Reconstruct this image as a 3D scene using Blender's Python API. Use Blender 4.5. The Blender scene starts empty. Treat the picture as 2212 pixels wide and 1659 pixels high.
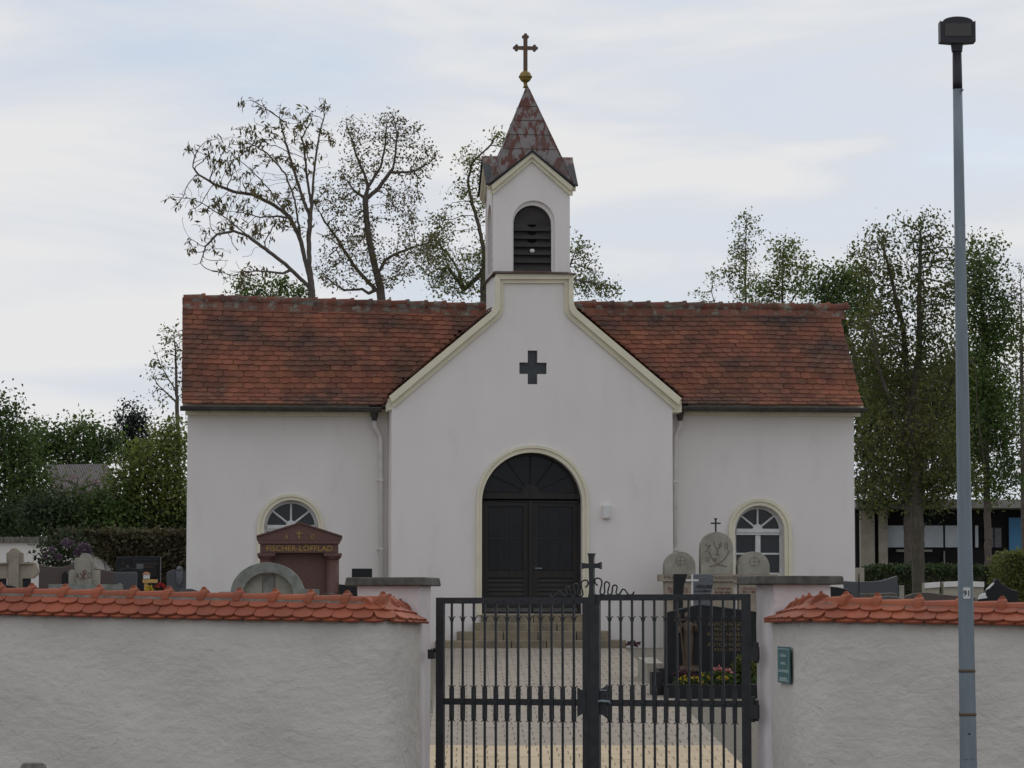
import bpy, bmesh, math, random
import numpy as np
from mathutils import Vector, Matrix
from mathutils.geometry import tessellate_polygon
R = math.radians
random.seed(7)
rng = np.random.default_rng(7)
scene = bpy.context.scene
C = scene.collection

# ---------------------------------------------------------------- camera
F, CX, CY = 6500.0, 1106.0, 829.5          # focal length and centre, in units of a 2212 px wide picture
CAMZ = 1.65
PITCH = math.atan(511 / F)
cam_d = bpy.data.cameras.new('camera')
cam_d.sensor_width = 36
cam_d.lens = F / 2212 * 36
cam_d.clip_end = 3000
cam = bpy.data.objects.new('camera', cam_d)
C.objects.link(cam)
cam.location = (0, 0, CAMZ)
cam.rotation_euler = (R(90) + PITCH, 0, 0)
scene.camera = cam

# ---------------------------------------------------------------- sky, sun, exposure
SUN_EL, SUN_AZ = 42, 22                    # behind the chapel, a little to the right
world = bpy.data.worlds.new('World')
scene.world = world
world.use_nodes = True
nt = world.node_tree
N, LK = nt.nodes, nt.links
for n in list(N):
    N.remove(n)
out = N.new('ShaderNodeOutputWorld')
bg = N.new('ShaderNodeBackground')
bg.inputs['Strength'].default_value = 0.1
sky = N.new('ShaderNodeTexSky')
sky.sky_type = 'NISHITA'
sky.sun_disc = False
sky.sun_elevation = R(SUN_EL)
sky.sun_rotation = R(SUN_AZ)
sky.dust_density = 2.0
tc = N.new('ShaderNodeTexCoord')
mp = N.new('ShaderNodeMapping')
mp.inputs['Scale'].default_value = (4.2, 4.2, 19.0)
mp.inputs['Location'].default_value = (1.35, 0.7, 2.1)
cl = N.new('ShaderNodeTexNoise')
cl.inputs['Scale'].default_value = 1.35
cl.inputs['Detail'].default_value = 6
cl.inputs['Roughness'].default_value = 0.5
cl.inputs['Distortion'].default_value = 0.5
LK.new(tc.outputs['Generated'], mp.inputs['Vector'])
LK.new(mp.outputs['Vector'], cl.inputs['Vector'])
cr = N.new('ShaderNodeValToRGB')           # how closed the cloud cover is
cr.color_ramp.elements[0].position = 0.24
cr.color_ramp.elements[0].color = (0.45, 0.45, 0.45, 1)
cr.color_ramp.elements[1].position = 0.50
cr.color_ramp.elements[1].color = (1, 1, 1, 1)
LK.new(cl.outputs['Fac'], cr.inputs['Fac'])
cc = N.new('ShaderNodeValToRGB')           # cloud brightness
cc.color_ramp.elements[0].position = 0.34
cc.color_ramp.elements[0].color = (0.545, 0.63, 0.765, 1)
cc.color_ramp.elements[1].position = 0.60
cc.color_ramp.elements[1].color = (0.80, 0.80, 0.805, 1)
LK.new(cl.outputs['Fac'], cc.inputs['Fac'])
sc_ = N.new('ShaderNodeVectorMath'); sc_.operation = 'SCALE'
sc_.inputs['Scale'].default_value = 10.0
LK.new(cc.outputs['Color'], sc_.inputs[0])
mx = N.new('ShaderNodeMix'); mx.data_type = 'RGBA'
LK.new(cr.outputs['Color'], mx.inputs['Factor'])
LK.new(sky.outputs['Color'], mx.inputs['A'])
LK.new(sc_.outputs['Vector'], mx.inputs['B'])
LK.new(mx.outputs['Result'], bg.inputs['Color'])
LK.new(bg.outputs['Background'], out.inputs['Surface'])

sun_d = bpy.data.lights.new('sun', 'SUN')
sun_d.energy = 0.6
sun_d.angle = R(24)
sun_d.color = (1, 0.96, 0.9)
sun = bpy.data.objects.new('sun', sun_d)
C.objects.link(sun)
_s = Vector((math.sin(R(SUN_AZ)) * math.cos(R(SUN_EL)), math.cos(R(SUN_AZ)) * math.cos(R(SUN_EL)), math.sin(R(SUN_EL))))
sun.rotation_euler = _s.to_track_quat('Z', 'Y').to_euler()
sun.location = (0, 40, 60)

scene.view_settings.view_transform = 'Standard'
scene.view_settings.look = 'None'
scene.view_settings.exposure = 0
scene.view_settings.gamma = 1
scene.view_settings.use_curve_mapping = False

# ---------------------------------------------------------------- helpers
def at(px, py, Y):
    u, v = (px - CX) / F, (CY - py) / F
    ry = math.cos(PITCH) - v * math.sin(PITCH)
    rz = math.sin(PITCH) + v * math.cos(PITCH)
    return Vector((u / ry * Y, Y, CAMZ + rz / ry * Y))

class Fr:
    """upright local frame: x along the face, y away from the viewer, z up"""
    def __init__(s, O, phi):
        s.O, s.phi = Vector(O), phi
        s.h = Vector((math.cos(phi), math.sin(phi), 0))
        s.d = Vector((-math.sin(phi), math.cos(phi), 0))
    def L(s, px, py, t=0.0):
        r = at(px, py, 1.0) - Vector((0, 0, CAMZ))
        c = Vector((0, 0, CAMZ))
        k = (t - (c - s.O).dot(s.d)) / r.dot(s.d)
        p = c + r * k - s.O
        return (p.dot(s.h), p.z)
    def LL(s, pts, t=0.0):
        return [s.L(a, b, t) for a, b in pts]

def ground_z(X, Y):
    if Y < 27.0:
        return -0.17
    if Y < 49.5:
        return -0.17 + 0.06 * (Y - 27.0)
    return 1.18

class MB:
    def __init__(s):
        s.v, s.f = [], []
    def add(s, vs, fs):
        b = len(s.v)
        s.v += [tuple(p) for p in vs]
        s.f += [[i + b for i in q] for q in fs]
        return s
    def box(s, x0, x1, y0, y1, z0, z1):
        return s.add([(x0, y0, z0), (x1, y0, z0), (x1, y1, z0), (x0, y1, z0), (x0, y0, z1), (x1, y0, z1), (x1, y1, z1), (x0, y1, z1)],
                     [(0, 3, 2, 1), (4, 5, 6, 7), (0, 1, 5, 4), (1, 2, 6, 5), (2, 3, 7, 6), (3, 0, 4, 7)])
    def taper(s, x0, x1, y0, y1, z0, z1, d):
        return s.add([(x0, y0, z0), (x1, y0, z0), (x1, y1, z0), (x0, y1, z0), (x0 + d, y0 + d, z1), (x1 - d, y0 + d, z1), (x1 - d, y1 - d, z1), (x0 + d, y1 - d, z1)],
                     [(0, 3, 2, 1), (4, 5, 6, 7), (0, 1, 5, 4), (1, 2, 6, 5), (2, 3, 7, 6), (3, 0, 4, 7)])
    def plate(s, loops, y0, y1):
        """2-D loops (x, z), the first one the outline, the rest holes, pulled from y0 to y1"""
        clean = []
        for k, lp in enumerate(loops):
            a = sum(lp[i][0] * lp[(i + 1) % len(lp)][1] - lp[(i + 1) % len(lp)][0] * lp[i][1] for i in range(len(lp)))
            lp = list(lp)
            if (a > 0) != (k == 0):
                lp.reverse()
            clean.append(lp)
        flat = [p for lp in clean for p in lp]
        n = len(flat)
        tris = tessellate_polygon([[Vector((p[0], p[1], 0)) for p in lp] for lp in clean])
        vs = [(p[0], y0, p[1]) for p in flat] + [(p[0], y1, p[1]) for p in flat]
        fs = []
        for t in tris:
            a, b, c = (flat[i] for i in t)
            ar = (b[0] - a[0]) * (c[1] - a[1]) - (c[0] - a[0]) * (b[1] - a[1])
            t = list(t) if ar > 0 else list(t)[::-1]
            fs.append(t)
            fs.append([i + n for i in t[::-1]])
        o = 0
        for lp in clean:
            m = len(lp)
            for i in range(m):
                j = (i + 1) % m
                fs.append([o + j, o + i, o + i + n, o + j + n])
            o += m
        return s.add(vs, fs)
    def tube(s, pts, rad, k=8, cap=True):
        pts = [Vector(p) for p in pts]
        if not hasattr(rad, '__len__'):
            rad = [rad] * len(pts)
        vs, fs = [], []
        nrm = None
        for i, p in enumerate(pts):
            t = (pts[min(i + 1, len(pts) - 1)] - pts[max(i - 1, 0)]).normalized()
            if nrm is None:
                nrm = t.orthogonal().normalized()
            else:
                nrm = (nrm - t * nrm.dot(t)).normalized()
            b = t.cross(nrm)
            for j in range(k):
                a = 2 * math.pi * j / k
                vs.append(p + (nrm * math.cos(a) + b * math.sin(a)) * rad[i])
        for i in range(len(pts) - 1):
            for j in range(k):
                fs.append((i * k + j, i * k + (j + 1) % k, (i + 1) * k + (j + 1) % k, (i + 1) * k + j))
        if cap:
            fs.append(list(range(k))[::-1])
            fs.append([(len(pts) - 1) * k + j for j in range(k)])
        return s.add(vs, fs)
    def lathe(s, prof, k=16, cx=0, cy=0):
        """prof: (radius, z) pairs from bottom to top"""
        vs, fs = [], []
        for r, z in prof:
            for j in range(k):
                a = 2 * math.pi * j / k
                vs.append((cx + r * math.cos(a), cy + r * math.sin(a), z))
        for i in range(len(prof) - 1):
            for j in range(k):
                fs.append((i * k + j, i * k + (j + 1) % k, (i + 1) * k + (j + 1) % k, (i + 1) * k + j))
        fs.append(list(range(k))[::-1])
        fs.append([(len(prof) - 1) * k + j for j in range(k)])
        return s.add(vs, fs)
    def ball(s, c, r, k=10, m=6, sc=(1, 1, 1)):
        pr = [(max(1e-4, math.sin(math.pi * i / m)), -math.cos(math.pi * i / m)) for i in range(m + 1)]
        b = len(s.v)
        s.lathe(pr, k)
        for i in range(b, len(s.v)):
            x, y, z = s.v[i]
            s.v[i] = (c[0] + x * r * sc[0], c[1] + y * r * sc[1], c[2] + z * r * sc[2])
        return s
    def mesh(s, name, mt=None, smooth=False):
        me = bpy.data.meshes.new(name)
        me.from_pydata(s.v, [], s.f)
        if mt:
            me.materials.append(mt)
        if smooth:
            me.polygons.foreach_set('use_smooth', [True] * len(me.polygons))
        me.update()
        return me
    def build(s, name, mt, parent=None, smooth=False):
        return link(name, s.mesh(name, mt, smooth), parent)

def link(name, data, parent=None, mw=None):
    o = bpy.data.objects.new(name, data)
    C.objects.link(o)
    if parent:
        o.parent = parent
    if mw is not None:
        o.matrix_basis = mw
    return o

def tag(o, label, cat, group=None, kind=None):
    o['label'] = label
    o['category'] = cat
    if group:
        o['group'] = group
    if kind:
        o['kind'] = kind
    return o

def structure(o):
    o['kind'] = 'structure'
    return o

def thing(name, label, cat, fr=None, group=None, loc=None, rz=0):
    o = bpy.data.objects.new(name, None)
    o.empty_display_size = 0.2
    C.objects.link(o)
    if fr:
        o.location = fr.O
        o.rotation_euler = (0, 0, fr.phi)
    elif loc is not None:
        o.location = loc
        o.rotation_euler = (0, 0, rz)
    return tag(o, label, cat, group, 'thing')

def np_mesh(name, V, Q, mt, parent=None, smooth=False):
    """V (n,3) vertices, Q (m,k) faces with k corners each"""
    me = bpy.data.meshes.new(name)
    V = np.ascontiguousarray(V, np.float32)
    Q = np.ascontiguousarray(Q, np.int32)
    k = Q.shape[1]
    me.vertices.add(len(V)); me.vertices.foreach_set('co', V.ravel())
    me.loops.add(Q.size); me.loops.foreach_set('vertex_index', Q.ravel())
    me.polygons.add(len(Q))
    me.polygons.foreach_set('loop_start', np.arange(0, Q.size, k, dtype=np.int32))
    me.polygons.foreach_set('loop_total', np.full(len(Q), k, np.int32))
    if smooth:
        me.polygons.foreach_set('use_smooth', np.ones(len(Q), bool))
    me.materials.append(mt)
    me.update(calc_edges=True)
    return link(name, me, parent)

def lettering(txt, width=None, size=0.1, depth=0.004, mt=None, parent=None, at_=(0, 0, 0), name='lettering', align='CENTER', spacing=1.0, bold=0.0):
    """writing as thin raised letters on a face that looks towards local -y"""
    cu = bpy.data.curves.new(name, 'FONT')
    cu.body = txt
    cu.align_x = align
    cu.size = size
    cu.space_line = spacing
    cu.extrude = depth
    cu.offset = bold
    cu.resolution_u = 3
    o = bpy.data.objects.new(name, cu)
    C.objects.link(o)
    bpy.context.view_layer.update()
    dg = bpy.context.evaluated_depsgraph_get()
    me = bpy.data.meshes.new_from_object(o.evaluated_get(dg))
    bpy.data.objects.remove(o)
    n = len(me.vertices)
    co = np.empty(n * 3, np.float32)
    me.vertices.foreach_get('co', co)
    co = co.reshape(-1, 3)
    if width and n:
        w = co[:, 0].max() - co[:, 0].min()
        co[:, 0] *= width / w
    new = np.stack([co[:, 0] + at_[0], at_[1] - co[:, 2], co[:, 1] + at_[2]], 1)
    me.vertices.foreach_set('co', np.ascontiguousarray(new, np.float32).ravel())
    me.materials.clear()
    me.materials.append(mt)
    me.update()
    return link(name, me, parent)

def arc(cx, cz, r, a0, a1, n, rz=None):
    rz = rz or r
    return [(cx + r * math.cos(R(a0 + (a1 - a0) * i / n)), cz + rz * math.sin(R(a0 + (a1 - a0) * i / n))) for i in range(n + 1)]

def arch_loop(x0, x1, z0, ztop, n=20):
    """outline of a round-headed opening"""
    r = (x1 - x0) / 2
    return [(x0, z0), (x1, z0)] + arc((x0 + x1) / 2, ztop - r, r, 0, 180, n)

# ---------------------------------------------------------------- materials
MATS = {}
def mat(name, col, rough=0.85, col2=None, scale=4.0, detail=5.0, contrast=(0.35, 0.65), bump=0.0, bscale=40.0, metallic=0.0,
        island=0.0, objrand=0.0, col3=None, scale3=1.5, c3=(0.55, 0.7), stretch=(1, 1, 1), spec=0.4, transl=0.0, coords='Object', bdist=0.01, distort=0.0):
    m = bpy.data.materials.new(name)
    m.use_nodes = True
    nt = m.node_tree
    n, l = nt.nodes, nt.links
    b = n['Principled BSDF']
    b.inputs['Roughness'].default_value = rough
    b.inputs['Metallic'].default_value = metallic
    b.inputs['Specular IOR Level'].default_value = spec
    if coords == 'World':
        src = n.new('ShaderNodeNewGeometry').outputs['Position']
    else:
        src = n.new('ShaderNodeTexCoord').outputs['Object']
    mpn = n.new('ShaderNodeMapping')
    mpn.inputs['Scale'].default_value = stretch
    l.new(src, mpn.inputs['Vector'])
    src = mpn.outputs['Vector']
    def noise(sc, det=detail):
        t = n.new('ShaderNodeTexNoise')
        t.inputs['Scale'].default_value = sc
        t.inputs['Detail'].default_value = det
        t.inputs['Roughness'].default_value = 0.6
        l.new(src, t.inputs['Vector'])
        return t.outputs['Fac']
    def ramp(f, lo, hi):
        r_ = n.new('ShaderNodeMapRange')
        r_.inputs['From Min'].default_value = lo
        r_.inputs['From Max'].default_value = hi
        l.new(f, r_.inputs['Value'])
        return r_.outputs['Result']
    def mix(f, a, c):
        q = n.new('ShaderNodeMix'); q.data_type = 'RGBA'
        l.new(f, q.inputs['Factor'])
        for s_, k in ((a, 'A'), (c, 'B')):
            if hasattr(s_, 'links') or hasattr(s_, 'is_linked'):
                l.new(s_, q.inputs[k])
            else:
                q.inputs[k].default_value = (*s_, 1)
        return q.outputs['Result']
    rgb = n.new('ShaderNodeRGB')
    rgb.outputs[0].default_value = (*col, 1)
    cur = rgb.outputs[0]
    if col2:
        cur = mix(ramp(noise(scale), *contrast), cur, col2)
    if col3:
        cur = mix(ramp(noise(scale3), *c3), cur, col3)
    if island or objrand:
        if island:
            rv = n.new('ShaderNodeNewGeometry').outputs['Random Per Island']
            amt = island
        else:
            rv = n.new('ShaderNodeObjectInfo').outputs['Random']
            amt = objrand
        mr = n.new('ShaderNodeMapRange')
        mr.inputs['To Min'].default_value = 1 - amt
        mr.inputs['To Max'].default_value = 1 + amt
        l.new(rv, mr.inputs['Value'])
        hs = n.new('ShaderNodeHueSaturation')
        l.new(mr.outputs['Result'], hs.inputs['Value'])
        mh = n.new('ShaderNodeMapRange')
        mh.inputs['To Min'].default_value = 0.5 - amt * 0.02
        mh.inputs['To Max'].default_value = 0.5 + amt * 0.02
        fr = n.new('ShaderNodeMath'); fr.operation = 'FRACT'
        ml = n.new('ShaderNodeMath'); ml.operation = 'MULTIPLY'
        ml.inputs[1].default_value = 7.31
        l.new(rv, ml.inputs[0]); l.new(ml.outputs[0], fr.inputs[0]); l.new(fr.outputs[0], mh.inputs['Value'])
        l.new(mh.outputs['Result'], hs.inputs['Hue'])
        l.new(cur, hs.inputs['Color'])
        cur = hs.outputs['Color']
    l.new(cur, b.inputs['Base Color'])
    if bump:
        bp = n.new('ShaderNodeBump')
        bp.inputs['Strength'].default_value = bump
        bp.inputs['Distance'].default_value = bdist
        hgt = noise(bscale, 7.0)
        hgt.node.inputs['Distortion'].default_value = distort
        l.new(hgt, bp.inputs['Height'])
        l.new(bp.outputs['Normal'], b.inputs['Normal'])
    if transl:
        tr = n.new('ShaderNodeBsdfTranslucent')
        l.new(cur, tr.inputs['Color'])
        ms = n.new('ShaderNodeMixShader')
        ms.inputs['Fac'].default_value = transl
        l.new(b.outputs['BSDF'], ms.inputs[1])
        l.new(tr.outputs['BSDF'], ms.inputs[2])
        l.new(ms.outputs['Shader'], n['Material Output'].inputs['Surface'])
    MATS[name] = m
    return m

mat('render', (0.76, 0.715, 0.685), 0.92, (0.70, 0.655, 0.625), 1.6, 6, (0.3, 0.75), bump=0.3, bscale=45, bdist=0.005, stretch=(1, 1, 0.4), col3=(0.665, 0.62, 0.585), scale3=3.2, c3=(0.58, 0.85))
mat('cream', (0.74, 0.69, 0.53), 0.85, (0.66, 0.61, 0.47), 2.5, 4, bump=0.1)
mat('trowel', (0.70, 0.645, 0.58), 0.92, (0.60, 0.555, 0.50), 1.6, 5, (0.3, 0.75), bump=0.8, bscale=9.5, bdist=0.026, distort=0.2, stretch=(0.75, 1, 1.15),
    col3=(0.33, 0.31, 0.29), scale3=19, c3=(0.66, 0.80), coords='World')
mat('pillar', (0.74, 0.685, 0.67), 0.92, (0.64, 0.56, 0.54), 3, 5, (0.35, 0.7), bump=0.6, bscale=12, bdist=0.015, col3=(0.3, 0.28, 0.26), scale3=16, c3=(0.68, 0.8), coords='World', stretch=(1, 1, .5))
mat('capstone', (0.125, 0.118, 0.10), 0.95, (0.06, 0.058, 0.05), 9, 7, bump=0.8, bscale=45, bdist=0.01)
mat('oldtile', (0.195, 0.066, 0.035), 0.9, (0.056, 0.033, 0.025), 0.85, 8, (0.41, 0.66), objrand=0.30, col3=(0.17, 0.14, 0.10), scale3=11, c3=(0.62, 0.74), bump=0.3, bscale=60, coords='World')
mat('oldtile_i', (0.195, 0.066, 0.035), 0.9, (0.056, 0.033, 0.025), 0.85, 8, (0.41, 0.66), island=0.30, col3=(0.17, 0.14, 0.10), scale3=11, c3=(0.62, 0.74), bump=0.3, bscale=60, coords='World')
mat('ridgetile', (0.17, 0.06, 0.036), 0.95, (0.10, 0.05, 0.038), 3, 6, objrand=0.25, col3=(0.17, 0.165, 0.13), scale3=6, c3=(0.5, 0.66), coords='World')
mat('ridgetile_i', (0.24, 0.082, 0.042), 0.95, (0.09, 0.045, 0.035), 3, 6, island=0.25, col3=(0.17, 0.165, 0.13), scale3=6, c3=(0.52, 0.66), coords='World')
mat('newtile', (0.315, 0.082, 0.036), 0.75, (0.24, 0.066, 0.033), 3, 5, objrand=0.13, col3=(0.14, 0.09, 0.07), scale3=17, c3=(0.66, 0.8), bump=0.15, bscale=90, coords='World')
mat('mortar', (0.2, 0.185, 0.16), 0.95, (0.09, 0.085, 0.07), 14, 6, bump=0.6, bscale=60)
mat('gutter', (0.055, 0.05, 0.045), 0.55, (0.09, 0.085, 0.08), 5, 4, metallic=0.3)
mat('whitepipe', (0.74, 0.70, 0.68), 0.6, (0.64, 0.60, 0.57), 6, 4)
mat('doorwood', (0.011, 0.009, 0.008), 0.6, (0.02, 0.016, 0.013), 12, 4, stretch=(1, 1, 0.2))
mat('blackiron', (0.017, 0.018, 0.021), 0.5, (0.03, 0.03, 0.032), 12, 5, bump=0.3, bscale=70, bdist=0.003)
mat('stonestep', (0.29, 0.235, 0.155), 0.95, (0.15, 0.13, 0.10), 3, 7, objrand=0.2, bump=0.5, bscale=40)
mat('sandstone', (0.36, 0.31, 0.235), 0.95, (0.25, 0.215, 0.17), 3, 6, bump=0.4, bscale=40, col3=(0.15, 0.14, 0.12), scale3=5, c3=(0.6, 0.75))
mat('limestone', (0.37, 0.345, 0.285), 0.95, (0.24, 0.22, 0.18), 3, 6, bump=0.4, bscale=40, col3=(0.14, 0.135, 0.12), scale3=5, c3=(0.6, 0.75))
mat('concrete', (0.27, 0.275, 0.255), 0.95, (0.15, 0.155, 0.13), 6, 7, bump=0.5, bscale=50)
mat('redgranite', (0.145, 0.070, 0.056), 0.6, (0.085, 0.042, 0.036), 60, 3, col3=(0.15, 0.075, 0.06), scale3=40, c3=(0.5, 0.7))
mat('blackgranite', (0.011, 0.011, 0.012), 0.5, (0.02, 0.02, 0.021), 120, 2, spec=0.22)
mat('greygranite', (0.085, 0.088, 0.095), 0.5, (0.045, 0.047, 0.05), 60, 3)
mat('slategranite', (0.14, 0.148, 0.16), 0.6, (0.08, 0.085, 0.095), 30, 4)
mat('browngranite', (0.10, 0.075, 0.062), 0.6, (0.06, 0.045, 0.04), 40, 4)
mat('gold', (0.42, 0.27, 0.07), 0.5, (0.30, 0.19, 0.05), 30, 3, metallic=0.35)
mat('dimgold', (0.20, 0.145, 0.07), 0.6, (0.14, 0.10, 0.05), 30, 3, metallic=0.2)
mat('bronze', (0.105, 0.074, 0.05), 0.45, (0.07, 0.05, 0.035), 14, 4, metallic=0.3)
mat('redpaint', (0.16, 0.055, 0.045), 0.8)
mat('inkletters', (0.17, 0.13, 0.10), 0.9)
mat('gilt_ball', (0.30, 0.21, 0.05), 0.55, (0.16, 0.12, 0.04), 12, 5, metallic=0.3)
mat('gilt_cross', (0.15, 0.085, 0.05), 0.7, (0.11, 0.08, 0.06), 8, 5, metallic=0.2)
mat('spire', (0.19, 0.172, 0.165), 0.6, (0.105, 0.034, 0.022), 5.5, 6, (0.47, 0.54), stretch=(1.9, 1.9, 0.42), bump=0.2, metallic=0.1, col3=(0.105, 0.075, 0.065), scale3=2.2, c3=(0.48, 0.7))
mat('flashing', (0.06, 0.035, 0.028), 0.6, (0.1, 0.06, 0.045), 6, 4)
mat('verge', (0.02, 0.021, 0.024), 0.6)
mat('louvre', (0.05, 0.045, 0.041), 0.85, (0.032, 0.029, 0.027), 8, 5, stretch=(0.3, 1, 1))
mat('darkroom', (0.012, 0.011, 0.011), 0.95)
mat('whiteframe', (0.66, 0.66, 0.66), 0.6, (0.55, 0.54, 0.52), 9, 4)
mat('doorglass', (0.009, 0.010, 0.012), 0.2, (0.014, 0.016, 0.018), 1.5, 3, spec=0.2)
mat('glass', (0.012, 0.014, 0.017), 0.12, (0.02, 0.022, 0.025), 1.5, 3, spec=0.36)
mat('crossglass', (0.025, 0.031, 0.038), 0.35, spec=0.5)
mat('galv', (0.215, 0.25, 0.275), 0.5, (0.17, 0.20, 0.225), 3, 6, stretch=(5, 5, 0.6), metallic=0.25)
mat('lampblack', (0.022, 0.02, 0.026), 0.5)
mat('lampglass', (0.05, 0.047, 0.042), 0.3)
mat('band', (0.13, 0.095, 0.065), 0.9)
mat('stickerwhite', (0.62, 0.62, 0.60), 0.6)
mat('ink', (0.012, 0.012, 0.012), 0.7)
mat('signgreen', (0.055, 0.17, 0.18), 0.45, (0.035, 0.12, 0.125), 5, 3)
mat('signpale', (0.42, 0.52, 0.50), 0.6)
mat('gravel', (0.255, 0.225, 0.18), 0.98, (0.16, 0.14, 0.11), 30, 8, bump=1.0, bscale=60, bdist=0.03, coords='World', col3=(0.11, 0.125, 0.06), scale3=0.8, c3=(0.58, 0.7))
mat('asphalt', (0.05, 0.05, 0.052), 0.95, (0.07, 0.07, 0.07), 30, 6, bump=0.4)
mat('kerb', (0.28, 0.27, 0.25), 0.95, (0.2, 0.19, 0.18), 8, 5)
mat('slab', (0.32, 0.275, 0.222), 0.95, (0.275, 0.235, 0.19), 3, 6, objrand=0.05, coords='World')
mat('slab_i', (0.32, 0.275, 0.222), 0.95, (0.275, 0.235, 0.19), 3, 6, island=0.05, coords='World')
mat('slabbeige', (0.53, 0.42, 0.275), 0.95, (0.46, 0.36, 0.235), 3, 6, objrand=0.05, coords='World')
mat('joint', (0.13, 0.115, 0.10), 0.98, (0.27, 0.245, 0.22), 5, 5, coords='World')
mat('bark', (0.085, 0.068, 0.055), 0.95, (0.12, 0.10, 0.085), 9, 5)
mat('barkgrey', (0.075, 0.063, 0.05), 0.95, (0.11, 0.098, 0.075), 9, 5, bump=0.8, bscale=14, bdist=0.03, stretch=(1, 1, 0.3))
def leafmat(name, col, col2, isl=0.35, tr=0.35):
    return mat(name, col, 0.65, col2, 0.55, 3, (0.3, 0.7), island=isl, transl=tr, coords='World')
leafmat('leafolive', (0.17, 0.145, 0.06), (0.11, 0.095, 0.04), tr=.45)
leafmat('leafspring', (0.185, 0.205, 0.052), (0.085, 0.105, 0.03), tr=.45)
leafmat('leafgreen', (0.115, 0.175, 0.04), (0.052, 0.09, 0.023), tr=.42)
leafmat('leafdark', (0.055, 0.085, 0.025), (0.028, 0.046, 0.015), tr=0.3)
leafmat('leafreddish', (0.165, 0.165, 0.048), (0.07, 0.095, 0.024), tr=.42)
leafmat('leafpine', (0.016, 0.027, 0.016), (0.01, 0.018, 0.012), tr=0.1)
leafmat('leafbright', (0.19, 0.225, 0.05), (0.10, 0.14, 0.03), tr=.45)
leafmat('leafivy', (0.105, 0.092, 0.042), (0.065, 0.052, 0.028))
leafmat('blossom', (0.26, 0.19, 0.17), (0.16, 0.14, 0.08))
leafmat('lilac', (0.165, 0.105, 0.155), (0.10, 0.07, 0.09))
leafmat('yellowflower', (0.55, 0.40, 0.03), (0.5, 0.33, 0.02), isl=0.15)
leafmat('pinkflower', (0.55, 0.18, 0.19), (0.5, 0.22, 0.2), isl=0.15)
leafmat('redflower', (0.42, 0.02, 0.02), (0.35, 0.02, 0.02), isl=0.15)
leafmat('mauveflower', (0.12, 0.05, 0.06), (0.08, 0.03, 0.04), isl=0.3)
mat('lichenmoss', (0.07, 0.08, 0.03), 0.95)
mat('greyroof', (0.15, 0.13, 0.125), 0.95, (0.10, 0.09, 0.085), 3, 5, island=0.25)
mat('farwall', (0.30, 0.285, 0.26), 0.9, (0.22, 0.2, 0.18), 3, 4)
mat('blind', (0.50, 0.54, 0.58), 0.7, (0.44, 0.48, 0.52), 3, 3)
mat('bluepanel', (0.05, 0.19, 0.36), 0.5)
mat('beigewall', (0.38, 0.35, 0.28), 0.9, (0.3, 0.27, 0.21), 3, 4)
mat('woodpost', (0.19, 0.165, 0.145), 0.95, (0.10, 0.085, 0.075), 30, 5, stretch=(1, 1, 0.15))
mat('yellowwood', (0.50, 0.32, 0.11), 0.7, (0.42, 0.26, 0.09), 14, 4, stretch=(1, 1, .2))
mat('whitestone', (0.62, 0.61, 0.60), 0.7)
mat('terracotta', (0.30, 0.12, 0.06), 0.9)
M = MATS
# ================================================================ ground, pavement, path
def build_ground():
    xs = list(np.linspace(-60, 60, 25))
    ys = [-60, -20, 0, 10, 20, 26, 27.0] + list(np.linspace(28, 49.5, 20)) + [52, 60, 80, 120, 200, 400, 900]
    xs = [-900, -300, -120] + xs + [120, 300, 900]
    V = [(x, y, ground_z(x, y)) for y in ys for x in xs]
    n = len(xs)
    Q = [(j * n + i, j * n + i + 1, (j + 1) * n + i + 1, (j + 1) * n + i) for j in range(len(ys) - 1) for i in range(n - 1)]
    structure(np_mesh('ground', np.array(V), np.array(Q), M['gravel']))
    mb = MB(); mb.box(-80, 80, 12, 22.2, -0.5, -0.164)
    structure(mb.build('road', M['asphalt']))
    mb = MB(); mb.box(-80, 80, 22.2, 22.35, -0.5, -0.05)
    structure(mb.build('kerb', M['kerb']))
    mb = MB(); mb.box(-80, 80, 22.354, 27.2, -0.5, -0.054)
    # pavement in front of the wall, a real step above the road
    structure(mb.build('pavement', M['asphalt']))
build_ground()

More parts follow.
